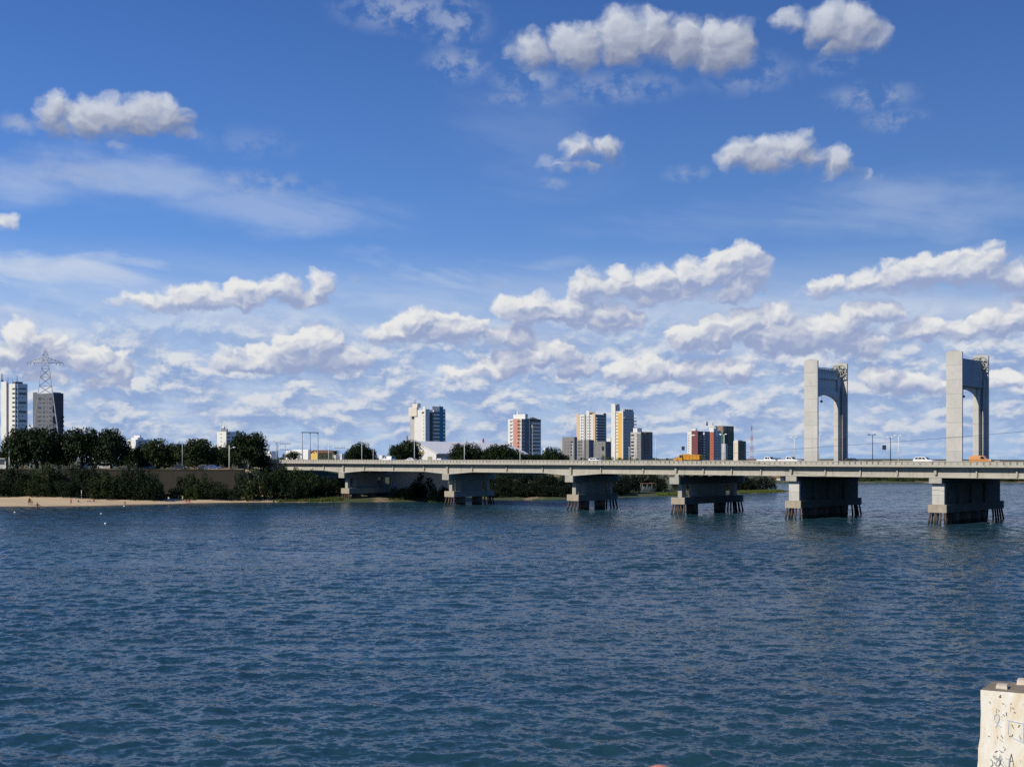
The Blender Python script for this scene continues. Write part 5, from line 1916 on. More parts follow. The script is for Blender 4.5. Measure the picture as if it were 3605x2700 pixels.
# poles on the left bank
def bank_pole(px, d, top, label, kind, r=0.14, mat='galvanized', base=None):
    z0 = 10.0 if base is None else base
    e = empty('utility_pole' if kind in ('cross', 'double') else 'lamp_post', (gx(px, d), d, z0), 0.3, label,
              'utility pole' if kind in ('cross', 'double') else 'lamp post')
    h = gz(top, d) - z0
    MB().tube((0, 0, -0.3), (0, 0, h), r, r * 0.7, 8).build('pole', mat, e)
    if kind in ('cross', 'double'):
        for q in range(2 if kind == 'double' else 1):
            zz = h - 0.2 - q * 2.3
            a = MB().box(-2.1, 2.1, -0.07, 0.07, zz - 0.09, zz + 0.09).build('cross_arm', mat, e)
            for f in (-1.9, -0.9, 0.9, 1.9):
                MB().tube((f, 0, zz + 0.09), (f, 0, zz + 0.42), 0.08, 0.06, 6).build('insulator', 'dark_steel', a)
    elif kind == 'lamp':
        for sg in (-1, 1):
            a = MB().tube((0, 0, h - 0.1), (sg * 0.9, -0.2, h + 0.15), 0.06, 0.05, 6).build('lamp_arm', mat, e)
            MB().ball((sg * 1.2, -0.3, h + 0.15), 0.5, 0.28, 0.16, 10, 6).build('lamp_head', 'lamp_glass', a)
    elif kind == 'arm':
        a = MB().tube((0, 0, h - 1.2), (1.2, -0.4, h - 0.7), 0.05, 0.05, 6).build('lamp_arm', mat, e)
        MB().ball((1.6, -0.5, h - 0.7), 0.5, 0.3, 0.2, 10, 6).build('lamp_head', 'lamp_glass', a)
    return e


bank_pole(642, 391, 1555, 'tall grey lamp post rising from the river wall before the yellowish-green trees', 'lamp')
bank_pole(724, 440, 1597, 'short pale post under the trees left of the white apartment block', 'plain', 0.12, 'white_pole')
bank_pole(763, 436, 1598, 'short pale post below the white apartment block', 'plain', 0.12, 'white_pole')
bank_pole(807, 392, 1567, 'white pole with a side lamp arm in front of the tallest right-hand mango', 'arm', 0.17, 'white_pole')
bank_pole(33, 391, 1578, 'white pole at left between the white tower and the first mango', 'plain', 0.2, 'white_pole')
bank_pole(932, 470, 1567, 'utility pole topped by a crossarm close to the tall mango', 'cross')
bank_pole(973, 440, 1555, 'double-headed lamp post with a thick pale shaft beside the bridge end', 'lamp', 0.2)
bank_pole(978, 400, 1556, 'grey pole standing in front of the railing at the bridge end', 'plain', 0.17, base=3.5)
bank_pole(1004, 470, 1561, 'utility pole carrying two stacked crossarms', 'double', 0.17)
bank_pole(1196, 470, 1575, 'utility pole with one crossarm left of the round roadside tree', 'cross', 0.2)
d = 455.0
e = empty('pole_frame', (gx(1064, d), d, 10.0), math.atan2(6.0, gx(1119, d + 6) - gx(1064, d)), 'tall frame of three concrete poles joined by one top beam', 'pole frame')
ln = math.hypot(6.0, gx(1119, d + 6) - gx(1064, d))
h = gz(1523.5, d) - 10
for f in (0, 0.5, 1.0):
    MB().tube((ln * f, 0, -0.3), (ln * f, 0, h), 0.26, 0.17, 8).build('pole', 'galvanized', e)
MB().box(-0.3, ln + 0.3, -0.14, 0.14, h, h + 0.3).build('top_beam', 'dark_steel', e)

# white post on the beach
x, y = gx(287, 362), 362
e = empty('beach_post', (x, y, zat(x, y)), 0, 'white wooden post at the back of the beach', 'post')
MB().box(-0.09, 0.09, -0.09, 0.09, -0.3, 2.3).build('post', 'white_pole', e)
x, y = gx(1103, 378), 378
e = empty('beach_post', (x, y, zat(x, y)), 0, 'short white post in the grass left of the first pier', 'post')
MB().box(-0.08, 0.08, -0.08, 0.08, -0.3, 1.1).build('post', 'white_pole', e)

# ------------------------------------------------------------------ vehicles
def paint(name, c, rough=0.3):
    surface(name, c, rough, 0.04, 1.5, spec=0.5)


paint('white_paint', (0.72, 0.73, 0.74))
paint('black_paint', (0.02, 0.022, 0.026))
paint('yellow_paint', (0.46, 0.21, 0.012), 0.5)
paint('orange_paint', (0.44, 0.17, 0.03), 0.45)
paint('blue_paint', (0.05, 0.09, 0.22))
paint('dark_paint', (0.03, 0.035, 0.05))
paint('red_plastic', (0.40, 0.045, 0.03), 0.5)
surface('rubber', (0.02, 0.02, 0.021), 0.9, 0.1, 2.0)
surface('rim_metal', (0.42, 0.43, 0.44), 0.4, 0.05, 2.0, metallic=0.6)
surface('car_glass', (0.015, 0.02, 0.026), 0.08, 0.1, 1.0, spec=0.6)
surface('headlight_glass', (0.75, 0.76, 0.78), 0.1, 0.02, 1.0, spec=0.6)
surface('tail_red', (0.35, 0.02, 0.02), 0.3, 0.02, 1.0)

CARS = {   # body outline, cabin outline, half width, glass panes (outline), wheel x, wheel r
    'hatch': ([(-1.9, .28), (1.95, .28), (2.0, .62), (1.85, .82), (1.05, .96), (-1.85, 1.0), (-1.95, .7)],
              [(-1.85, .98), (1.0, .96), (.35, 1.42), (-.2, 1.5), (-1.2, 1.48), (-1.7, 1.2)],
              [[(-1.5, 1.02), (-.35, 1.02), (-.35, 1.38), (-1.15, 1.38)], [(-.25, 1.02), (.72, 1.02), (.28, 1.34), (-.25, 1.38)]], .84, 1.22, .30),
    'sedan': ([(-2.2, .28), (2.2, .28), (2.25, .6), (2.05, .80), (1.1, .94), (-1.4, .98), (-2.2, .92), (-2.25, .6)],
              [(-1.75, .94), (1.1, .93), (.35, 1.38), (-.1, 1.44), (-.95, 1.42)],
              [[(-1.3, .99), (-.35, .99), (-.35, 1.33), (-.9, 1.33)], [(-.25, .99), (.75, .98), (.25, 1.31), (-.25, 1.33)]], .86, 1.38, .31),
    'suv': ([(-2.2, .32), (2.2, .32), (2.25, .75), (2.05, .98), (1.15, 1.08), (-2.2, 1.12), (-2.25, .8)],
            [(-2.18, 1.1), (1.1, 1.07), (.45, 1.62), (-.1, 1.7), (-1.75, 1.68)],
            [[(-1.95, 1.16), (-1.15, 1.16), (-1.15, 1.58), (-1.65, 1.58)], [(-1.05, 1.16), (-.25, 1.16), (-.25, 1.58), (-1.05, 1.58)], [(-.15, 1.16), (.75, 1.14), (.33, 1.55), (-.15, 1.58)]], .90, 1.36, .35),
    'pickup': ([(-2.55, .42), (2.55, .42), (2.6, .82), (2.45, 1.02), (1.35, 1.12), (-2.55, 1.14), (-2.6, .8)],
               [(-.55, 1.12), (1.3, 1.11), (.72, 1.70), (.2, 1.78), (-.42, 1.76)],
               [[(-.36, 1.2), (.28, 1.2), (.28, 1.66), (-.30, 1.66)], [(.38, 1.2), (1.0, 1.18), (.64, 1.62), (.38, 1.66)]], .92, 1.62, .38),
    'van': ([(-2.2, .32), (2.25, .32), (2.3, .85), (2.1, 1.06), (1.55, 1.18), (-2.2, 1.2), (-2.25, .8)],
            [(-2.22, 1.18), (1.5, 1.17), (.75, 1.86), (.2, 1.95), (-2.12, 1.95)],
            [[(.10, 1.25), (1.15, 1.25), (.66, 1.76), (.10, 1.80)]], .88, 1.42, .33),
}


def car(px, t, facing, kind, mat, label, pos=None, rz=None, top_mat=None, hood_mat=None):
    body, cab, panes, hw, wx, wr = CARS[kind]
    p = bworld(bx(px, t), t, ROAD_Z) if pos is None else Vector(pos)
    rot = (BROT if facing > 0 else BROT + math.pi) if rz is None else rz
    names = {'hatch': 'car', 'sedan': 'car', 'suv': 'car', 'pickup': 'pickup_truck', 'van': 'van'}
    e = empty(names[kind], p, rot, label, names[kind].replace('_', ' '), 'vehicles crossing the bridge' if pos is None else 'cars parked on the promenade')
    MB().prism(body, -hw, hw, 'y').build('body', mat, e)
    # cabin with leaning sides
    n = len(cab)
    zt = max(z for _, z in cab)
    zb = min(z for _, z in cab)
    vs = []
    for sg in (-1, 1):
        for (x, z) in cab:
            vs.append((x, sg * (hw - 0.03 - 0.14 * (z - zb) / (zt - zb)), z))
    MB().add(vs, [tuple(range(n - 1, -1, -1)), tuple(range(n, 2 * n))] + [(i, (i + 1) % n, n + (i + 1) % n, n + i) for i in range(n)]).build('cabin', top_mat or mat, e)
    for sg in (-1, 1):
        for pn in panes:
            g = MB()
            vs = [(x, sg * (hw - 0.03 - 0.14 * (z - zb) / (zt - zb) + 0.012), z) for (x, z) in pn]
            vs += [(x, sg * (hw - 0.03 - 0.14 * (z - zb) / (zt - zb) - 0.03), z) for (x, z) in pn]
            m = len(pn)
            g.add(vs, [tuple(range(m)), tuple(range(2 * m - 1, m - 1, -1))] + [(i, (i + 1) % m, m + (i + 1) % m, m + i) for i in range(m)])
            g.build('side_window', 'car_glass', e)
    # front and rear glass
    order = sorted(cab, key=lambda q: -q[0])
    f0, f1 = cab[1], cab[2]
    r0, r1 = cab[0], cab[-1]
    for nm, (a, b2), s in (('windscreen', (f0, f1), 1), ('rear_window', (r0, r1), -1)):
        A, B = Vector((a[0], 0, a[1])), Vector((b2[0], 0, b2[1]))
        lo, hi = A.lerp(B, 0.14), A.lerp(B, 0.92)
        nn = Vector((s * abs(B.z - A.z), 0, abs(B.x - A.x))).normalized() * 0.015
        w0, w1 = hw - 0.14, hw - 0.24
        g = MB()
        vs = [lo + nn + Vector((0, -w0, 0)), lo + nn + Vector((0, w0, 0)), hi + nn + Vector((0, w1, 0)), hi + nn + Vector((0, -w1, 0)),
              lo - nn + Vector((0, -w0, 0)), lo - nn + Vector((0, w0, 0)), hi - nn + Vector((0, w1, 0)), hi - nn + Vector((0, -w1, 0))]
        g.add(vs, [(0, 1, 2, 3), (7, 6, 5, 4), (0, 4, 5, 1), (1, 5, 6, 2), (2, 6, 7, 3), (3, 7, 4, 0)])
        g.build(nm, 'car_glass', e)
    if hood_mat:
        MB().box(f0[0] + 0.02, body[2][0] - 0.08, -hw + 0.05, hw - 0.05, f0[1] - 0.20, f0[1] + 0.03).build('bonnet', hood_mat, e)
    if kind == 'pickup':
        MB().box(-2.5, -0.6, -hw + 0.08, hw - 0.08, 1.02, 1.15).build('cargo_bed', 'rubber', e)
    xf, xr = max(x for x, _ in body), min(x for x, _ in body)
    for sg in (-1, 1):
        MB().box(xf - 0.12, xf + 0.02, sg * (hw - 0.18) - 0.15, sg * (hw - 0.18) + 0.15, .64, .80).build('headlight', 'headlight_glass', e)
        MB().box(xr - 0.02, xr + 0.1, sg * (hw - 0.13) - 0.1, sg * (hw - 0.13) + 0.1, .70, .92).build('tail_light', 'tail_red', e)
        for x in (-wx, wx):
            w = MB().tube((x, sg * (hw - 0.2), wr), (x, sg * (hw + 0.02), wr), wr, wr, 14).build('tyre', 'rubber', e)
            MB().tube((x, sg * (hw - 0.1), wr), (x, sg * (hw + 0.035), wr), wr * .58, wr * .55, 12).build('rim', 'rim_metal', w)
    return e


car(1368, 4.5, -1, 'van', 'white_paint', 'white delivery van driving left between the two round roadside trees')
car(1447, 12.0, -1, 'sedan', 'white_paint', 'white car whose roof just shows above the railing left of the warehouse door')
car(2097, 5.0, 1, 'hatch', 'white_paint', 'white hatchback below the grey block with the large opening')
car(2704, 5.0, 1, 'pickup', 'white_paint', 'white pickup following another pickup, further from the tower')
car(2780, 4.6, 1, 'pickup', 'white_paint', 'white double-cab pickup just left of the left bridge tower')
car(2738, 14.5, 1, 'sedan', 'black_paint', 'dark car half hidden between the two white pickups')
car(3001, 15.5, 1, 'sedan', 'black_paint', 'black car just right of the left bridge tower')
car(3254, 15.5, 1, 'suv', 'white_paint', 'white estate car between the dark board and the right tower')
car(3455, 4.6, 1, 'van', 'orange_paint', 'orange van with a white bonnet at the right tower foot', hood_mat='white_paint')

# yellow tipper truck
p = bworld(bx(2424, 4.8), 4.8, ROAD_Z)
e = empty('dump_truck', p, BROT + math.pi, 'yellow tipper truck driving left below the maroon tower', 'truck', 'vehicles crossing the bridge')
MB().box(-3.6, 3.4, -0.5, 0.5, .62, .92).build('chassis', 'dark_steel', e)
MB().prism([(1.55, .55), (3.75, .55), (3.8, 1.05), (3.6, 1.30), (2.45, 1.55), (1.95, 2.25), (1.2, 2.3), (1.15, .55)], -1.05, 1.05, 'y').build('cab', 'yellow_paint', e)
for sg in (-1, 1):
    g = MB()
    g.box(1.3, 1.95, sg * 1.06 - 0.015, sg * 1.06 + 0.015, 1.5, 2.1)
    g.build('side_window', 'car_glass', e)
    MB().ball((3.72, sg * 0.75, 0.9), 0.10, 0.16, 0.14, 8, 5).build('headlight', 'headlight_glass', e)
g = MB()
vs = [(2.5, -0.9, 1.6), (2.5, 0.9, 1.6), (2.03, 0.85, 2.2), (2.03, -0.85, 2.2), (2.44, -0.9, 1.55), (2.44, 0.9, 1.55), (1.97, 0.85, 2.15), (1.97, -0.85, 2.15)]
g.add(vs, [(0, 1, 2, 3), (7, 6, 5, 4), (0, 4, 5, 1), (1, 5, 6, 2), (2, 6, 7, 3), (3, 7, 4, 0)])
g.build('windscreen', 'car_glass', e)
g = MB()
g.prism([(-3.9, 1.0), (.7, .98), (1.0, 2.35), (-3.85, 2.2)], -1.15, -1.07, 'y').prism([(-3.9, 1.0), (.7, .98), (1.0, 2.35), (-3.85, 2.2)], 1.07, 1.15, 'y')
g.prism([(-3.9, .98), (.7, .94), (.7, 1.1), (-3.9, 1.1)], -1.07, 1.07, 'y')
g.prism([(.62, .98), (.75, .98), (1.02, 2.38), (.9, 2.38)], -1.15, 1.15, 'y')
g.prism([(-3.97, 1.0), (-3.88, 1.0), (-3.83, 2.15), (-3.92, 2.15)], -1.15, 1.15, 'y')
for x in (-3.0, -2.0, -1.0, 0.0):
    for sg in (-1, 1):
        g.box(x - 0.06, x + 0.06, sg * 1.19 - 0.05, sg * 1.19 + 0.05, 1.02, 2.15)
g.build('tipper_body', 'yellow_paint', e)
for x in (2.6, -1.7, -2.9):
    for sg in (-1, 1):
        w = MB().tube((x, sg * 0.75, .5), (x, sg * 1.08, .5), .5, .5, 16).build('tyre', 'rubber', e)
        MB().tube((x, sg * 0.9, .5), (x, sg * 1.1, .5), .27, .25, 12).build('rim', 'rim_metal', w)

# parked on the promenade
car(0, 0, 1, 'sedan', 'dark_paint', 'dark car parked at the wall edge behind the grey lamp post', pos=(gx(632, 390), 390, 10.05), rz=0.06)
car(0, 0, 1, 'sedan', 'blue_paint', 'blue car parked at the wall edge left of the white lamp-arm pole', pos=(gx(752, 389), 389, 10.05), rz=-0.1)
car(0, 0, 1, 'hatch', 'dark_paint', 'small dark car parked under the trees between the two earth patches', pos=(gx(712, 392), 392, 10.05), rz=3.0)

# kiosks, red tables and benches under the mangoes
def kiosk(px, d, w, top, label, mat='white_render'):
    x = gx(px, d)
    e = empty('kiosk', (x, d, 9.95), 0.05, label, 'kiosk')
    h = gz(top, d) - 9.95
    MB().box(-w / 2, w / 2, 0, 2.6, 0, h - 0.22).build('wall', mat, e)
    MB().box(-w / 2 - 0.5, w / 2 + 0.5, -0.7, 3.0, h - 0.22, h).build('roof', 'shed_metal', e)
    MB().box(-w * 0.32, w * 0.32, -0.06, 0.02, h * 0.42, h * 0.75).build('hatch_opening', 'dark_render', e)


kiosk(291, 425, 2.6, 1625, 'small pale kiosk between the first two big mango trunks')
kiosk(366, 432, 5.6, 1628, 'long pale kiosk above the red tables')
kiosk(514, 428, 5.4, 1631, 'pale kiosk left of the yellowish-green tree trunk')
kiosk(5, 405, 3.0, 1613, 'pale canopy kiosk at the left edge of the photo')
kiosk(46, 400, 1.1, 1622, 'narrow white booth beside the white pole at left')
RED = None
for k, (px, d, lab) in enumerate(((282, 398, 'red plastic table left of the first pair of mango trunks'), (297, 397, 'red plastic table in front of the small pale kiosk'),
                                  (333, 398, 'leftmost red table before the long pale kiosk'), (352, 396, 'second red table before the long kiosk'),
                                  (370, 397, 'middle red table before the long kiosk'), (388, 396, 'rightmost red table before the long kiosk'),
                                  (78, 396, 'faded red table in deep shade beneath the largest mango'))):
    x = gx(px, d)
    e = empty('plastic_table', (x, d, 10.0), 0.3 * k, lab, 'table', 'red plastic tables on the promenade')
    if RED is None:
        RED = (MB().box(-0.55, 0.55, -0.45, 0.45, 0.72, 0.78).mesh('tabletop', 'red_plastic'),
               MB().tube((0, 0, 0), (0, 0, 0.73), 0.035, 0.035, 6).mesh('leg', 'red_plastic'))
    put('tabletop', RED[0], e)
    for sx in (-0.48, 0.48):
        for sy in (-0.38, 0.38):
            put('leg', RED[1], e, (sx, sy, 0))
# bare earth mounds behind the parked cars
x, y = gx(742, 402), 402
g = MB()
rg = np.random.default_rng(4)
n, m = 26, 7
for i in range(n + 1):
    for j in range(m + 1):
        u, v = i / n * 2 - 1, j / m * 2 - 1
        hh = 1.5 * max(0, 1 - v * v) * max(0, 1 - u * u) ** 0.5 * (0.75 + 0.35 * math.sin(i * 1.7) * math.cos(i * 0.6 + j))
        g.v.append((u * 7.4, v * 3.2, hh - 0.05))
for i in range(n):
    for j in range(m):
        a = i * (m + 1) + j
        g.f.append((a, a + 1, a + m + 2, a + m + 1))
        g.s.append(True)
o = g.build('earth_mound', 'brown_earth', None, (x, y, 10.0))
tag(o, 'low mound of bare orange-brown earth behind the parked blue car', 'earth mound')

# ------------------------------------------------------------------ boat at the wooded point
surface('boat_hull', (0.12, 0.15, 0.14), 0.6, 0.15, 0.8, 0.2)  # pale hull darkened, its shadow under the trees put into the colour
surface('boat_roof', (0.20, 0.11, 0.09), 0.7, 0.15, 0.8)
d = 446.0
x = gx(2284, d)
e = empty('boat', (x, d, max(0.1, zat(x, d) - 0.1)), R(8), 'pale passenger boat with a reddish roof moored under the trees', 'boat')
g = MB()
st = [(-3.3, 1.0, 0.9), (-2.4, 1.25, 1.25), (0, 1.35, 1.3), (2.2, 1.1, 1.4), (3.3, 0.12, 1.75)]
vs = []
for (xx, hw, zt) in st:
    vs += [(xx, -hw, zt), (xx, -hw * 0.62, 0.0 if xx < 3 else 0.7), (xx, hw * 0.62, 0.0 if xx < 3 else 0.7), (xx, hw, zt)]
fs = []
for i in range(4):
    a = i * 4
    fs += [(a, a + 1, a + 5, a + 4), (a + 1, a + 2, a + 6, a + 5), (a + 2, a + 3, a + 7, a + 6), (a + 3, a, a + 4, a + 7)]
fs += [(0, 3, 2, 1), (16, 17, 18, 19)]
g.add(vs, fs)
g.build('hull', 'boat_hull', e)
MB().box(-2.3, 1.2, -0.95, 0.95, 1.29, 2.25).build('cabin', 'boat_hull', e)
MB().box(-2.9, 2.6, -1.25, 1.25, 3.3, 3.45).box(0.4, 2.2, -0.9, 0.9, 3.45, 3.62).build('roof', 'boat_roof', e)
for xx in (-2.75, -0.9, 0.9, 2.45):
    for yy in (-1.12, 1.12):
        MB().tube((xx, yy, 1.15), (xx, yy, 3.31), 0.05, 0.05, 6).build('roof_post', 'galvanized', e)
for xx in (-1.9, -0.9, 0.1):
    MB().box(xx, xx + 0.7, -0.975, -0.94, 1.65, 2.1).build('window', 'window_glass', e)

# ------------------------------------------------------------------ bathers and walkers
surface('skin_brown', (0.22, 0.11, 0.065), 0.6, 0.06, 3.0)
surface('hair_dark', (0.012, 0.01, 0.009), 0.7, 0.1, 3.0)
for nm, c in (('red_cloth', (0.42, 0.05, 0.03)), ('orange_cloth', (0.48, 0.12, 0.05)), ('white_cloth', (0.70, 0.70, 0.68)), ('lime_cloth', (0.25, 0.36, 0.05)),
              ('navy_cloth', (0.02, 0.03, 0.06)), ('black_cloth', (0.012, 0.012, 0.014)), ('lilac_cloth', (0.35, 0.33, 0.42)), ('pink_cloth', (0.45, 0.12, 0.14))):
    surface(nm, c, 0.9, 0.08, 3.0)

POSES = {
    'stand': dict(pel=(0, 0, .93), ch=(0, .01, 1.28), nk=(0, .01, 1.47), hd=(0, .02, 1.60), sh=.18, el=((-.27, .02, 1.15), (.27, .04, 1.15)), ha=((-.29, .10, .90), (.28, .14, .92)),
                  kn=((-.11, .03, .50), (.12, .05, .50)), an=((-.13, -.02, .09), (.15, .02, .09))),
    'walk': dict(pel=(0, 0, .92), ch=(0, .03, 1.27), nk=(0, .05, 1.46), hd=(0, .07, 1.59), sh=.18, el=((-.26, -.12, 1.16), (.26, .14, 1.17)), ha=((-.27, -.08, .92), (.25, .32, .98)),
                 kn=((-.10, .20, .52), (.11, -.02, .49)), an=((-.10, .22, .11), (.12, -.28, .13))),
    'bend': dict(pel=(0, 0, .90), ch=(0, .30, 1.12), nk=(0, .44, 1.20), hd=(0, .55, 1.26), sh=.17, el=((-.22, .48, .90), (.22, .50, .90)), ha=((-.18, .60, .68), (.18, .62, .70)),
                 kn=((-.13, .06, .48), (.14, .04, .48)), an=((-.16, -.02, .09), (.18, -.02, .09))),
    'sit': dict(pel=(0, 0, .14), ch=(0, -.06, .48), nk=(0, -.02, .66), hd=(0, .02, .80), sh=.17, el=((-.26, .10, .36), (.26, .12, .36)), ha=((-.16, .38, .38), (.16, .38, .38)),
                kn=((-.14, .40, .42), (.14, .42, .44)), an=((-.13, .62, .07), (.14, .64, .07))),
    'lie': dict(pel=(0, 0, .13), ch=(0, -.38, .16), nk=(0, -.56, .20), hd=(0, -.70, .24), sh=.18, el=((-.34, -.42, .08), (.34, -.40, .08)), ha=((-.34, -.64, .06), (.34, -.62, .06)),
                kn=((-.11, .44, .14), (.12, .44, .22)), an=((-.12, .86, .07), (.14, .86, .07))),
}


def person(x, y, z, rz, pose, label, top, bottom, scale=1.0, group='bathers on the beach'):
    P = POSES[pose]
    e = empty('person', (x, y, z), rz, label, 'person', group)
    e.scale = (scale,) * 3
    vs, es, rad = [], [], []

    def vtx(p, r, par=None):
        vs.append(p)
        rad.append(r)
        if par is not None:
            es.append((par, len(vs) - 1))
        return len(vs) - 1
    pel = vtx(P['pel'], .125)
    ch = vtx(P['ch'], .135, pel)
    nk = vtx(P['nk'], .055, ch)
    vtx(P['hd'], .095, nk)
    up = Vector(P['nk']) - Vector(P['ch'])
    for i, sg in enumerate((-1, 1)):
        s = Vector(P['ch']).lerp(Vector(P['nk']), 0.62)
        sh = vtx((s.x + sg * P['sh'], s.y, s.z), .058, ch)
        el = vtx(P['el'][i], .045, sh)
        wr = vtx(P['ha'][i], .032, el)
        dr = (Vector(P['ha'][i]) - Vector(P['el'][i])).normalized() * .10
        vtx(tuple(Vector(P['ha'][i]) + dr), .028, wr)
        hp = vtx((P['pel'][0] + sg * .095, P['pel'][1], P['pel'][2] - .04), .088, pel)
        kn = vtx(P['kn'][i], .062, hp)
        an = vtx(P['an'][i], .042, kn)
        vtx((P['an'][i][0], P['an'][i][1] + .15, max(.03, P['an'][i][2] - .05)), .032, an)
    me = bpy.data.meshes.new('body')
    me.from_pydata([tuple(v) for v in vs], es, [])
    o = put('body', me, e)
    me.materials.append(MATS['skin_brown'])
    sk = o.modifiers.new('skin', 'SKIN')
    for v, r in zip(me.skin_vertices[0].data, rad):
        v.radius = (r, r)
    me.skin_vertices[0].data[0].use_root = True
    sub = o.modifiers.new('smooth', 'SUBSURF')
    sub.levels = 1
    sub.render_levels = 2
    hd = Vector(P['hd'])
    MB().ball((hd.x, hd.y - 0.015, hd.z + 0.045), .108, .112, .10, 10, 6).build('hair', 'hair_dark', e)
    g = MB()
    a, b2 = Vector(P['pel']), Vector(P['ch']).lerp(Vector(P['nk']), 0.55)
    if top:
        m2 = a.lerp(b2, 0.55)
        g.tube(a, m2, .165, .17, 10).tube(m2, b2, .17, .15, 10)
        for i, sg in enumerate((-1, 1)):
            s = Vector((b2.x + sg * (P['sh'] - .04), b2.y, b2.z - .01))
            g.tube(s, s.lerp(Vector(P['el'][i]), 0.65), .078, .068, 8)
        g.build('shirt', top, e)
    g = MB()
    for i, sg in enumerate((-1, 1)):
        hpv = Vector((P['pel'][0] + sg * .085, P['pel'][1], P['pel'][2] + .03))
        g.tube(hpv, Vector(P['pel']).lerp(Vector(P['kn'][i]), 0.85) + Vector((sg * .02, 0, 0)), .115, .088, 9)
    g.build('shorts', bottom, e)
    return e


def beach_spot(px, py):
    """spot on the sand seen at this photo column and foot row"""
    lo, hi = 330.0, 380.0
    for _ in range(40):
        m2 = (lo + hi) / 2
        z = zat(gx(px, m2), m2)
        y = HY + (EYE - z) / m2 * FPX
        if y > py:
            lo = m2
        else:
            hi = m2
    return gx(px, lo), lo, zat(gx(px, lo), lo)


for (px, py, rz, pose, lab, tp, bt, sc) in (
        (103, 1779, 0.5, 'bend', 'person in an orange-red top bending over a child at the waterline', 'orange_cloth', 'black_cloth', 1.55),
        (112, 1780, 2.6, 'stand', 'child in pink standing at the waterline beside the bending person', None, 'pink_cloth', 0.95),
        (131, 1782, 1.2, 'sit', 'person sitting at the water edge in an orange top', 'orange_cloth', 'black_cloth', 1.25),
        (250, 1778, -1.2, 'stand', 'person in a red shirt and dark trousers standing on the sand', 'red_cloth', 'black_cloth', 1.1),
        (276, 1768, 0.4, 'sit', 'small dark figure sitting below the white beach post', None, 'black_cloth', 0.9),
        (314, 1766, 1.4, 'lie', 'sunbather lying on the sand, left of a crouching one', None, 'navy_cloth', 1.0),
        (331, 1766, 0.2, 'sit', 'dark figure sitting right of the lying sunbather', None, 'black_cloth', 0.95),
        (440, 1778, 0.3, 'stand', 'child standing alone near the water at mid beach', None, 'black_cloth', 0.7),
        (594, 1767, 0.2, 'stand', 'man in a white shirt and dark shorts walking the sand', 'white_cloth', 'navy_cloth', 1.02),
        (628, 1758, 0.1, 'stand', 'person in dark blue in the shade, left of the lime-shirted one', 'navy_cloth', 'lilac_cloth', 0.95),
        (643, 1762, -0.4, 'walk', 'person in a lime green shirt at the back of the beach', 'lime_cloth', 'white_cloth', 1.0),
        (687, 1753, 0.1, 'sit', 'person in pale lilac sitting in the shade of the shrubs', 'lilac_cloth', 'navy_cloth', 1.0)):
    x, y, z = beach_spot(px, py)
    person(x, y, z, rz + math.pi, pose, lab, tp, bt, sc)
for px, t, lab, tp in ((1318, T_NEAR + 1.0, 'pedestrian in white by the thin pole on the bridge', 'white_cloth'), (2578, T_NEAR + 1.0, 'pedestrian in white behind the railing below the unfinished tower', 'white_cloth'),
                       (3523, T_NEAR + 1.2, 'dark-haired pedestrian behind the railing at far right', 'black_cloth')):
    p = bworld(bx(px, t), t, ROAD_Z)
    person(p.x, p.y, p.z - 0.5 if px == 3523 else p.z - 0.55, BROT + 1.5, 'walk', lab, tp, 'navy_cloth', 0.98, 'pedestrians on the bridge')

# red chairs on the sand, little white floats on the water
for px, lab in ((657, 'left one of two small red beach chairs by the water'), (667, 'right one of two small red beach chairs by the water')):
    x, y, z = beach_spot(px, 1770)
    e = empty('beach_chair', (x, y, z), 0.4, lab, 'chair', 'red chairs on the sand')
    MB().box(-.25, .25, -.25, .25, .38, .43).build('seat', 'red_plastic', e)
    MB().box(-.25, .25, .23, .28, .43, .95).build('backrest', 'red_plastic', e)
    for sx in (-.22, .22):
        for sy in (-.22, .24):
            MB().tube((sx, sy, 0), (sx, sy, .39), .025, .025, 5).build('leg', 'red_plastic', e)
surface('float_white', (0.75, 0.76, 0.74), 0.5, 0.05, 2.0)
for px, py, lab in ((52, 1804, 'small white float on the water off the left beach'), (356, 1809, 'small white float off the middle of the beach'),
                    (437, 1782, 'tiny white float beside the lone child'), (371, 1843, 'lone white float farthest from the beach')):
    d = EYE * FPX / (py - HY)
    o = MB().ball((0, 0, 0.05), 0.26, 0.2, 0.16, 10, 6).tube((0, 0, 0.15), (0.03, 0, 0.3), 0.03, 0.02, 6).build('float', 'float_white', None, (gx(px, d), d, 0.0))
    tag(o, lab, 'float', 'white floats on the river')

# ------------------------------------------------------------------ near bank with the weathered post and the pink knob
def weather_mat():
    m, nb, b = new_mat('weathered_paint')
    g = nb.t.nodes.new('ShaderNodeNewGeometry')
    P = g.outputs['Position']
    n1 = nb.noise(nb.v('MULTIPLY', P, (1.0, 1.0, 0.35)), 7.0, 6, 0.65)
    n2 = nb.noise(nb.v('MULTIPLY', P, (1.0, 1.0, 0.6)), 26.0, 5, 0.6)
    n3 = nb.noise(nb.v('MULTIPLY', P, (1.0, 1.0, 0.12)), 11.0, 4, 0.6)
    c = nb.mix(nb.ramp(n1, 0.45, 0.66), (0.72, 0.69, 0.60), (0.66, 0.55, 0.38))
    c = nb.mix(nb.ramp(n3, 0.52, 0.66, 0, 0.8), c, (0.78, 0.77, 0.73))
    c = nb.mix(nb.ramp(n2, 0.60, 0.70, 0, 0.75), c, (0.16, 0.12, 0.085))
    nb.link(c, b.inputs['Base Color'])
    b.inputs['Roughness'].default_value = 0.9
    bump(nb, b, nb.m('MULTIPLY_ADD', n2, 0.6, n1), 0.5, 0.012)


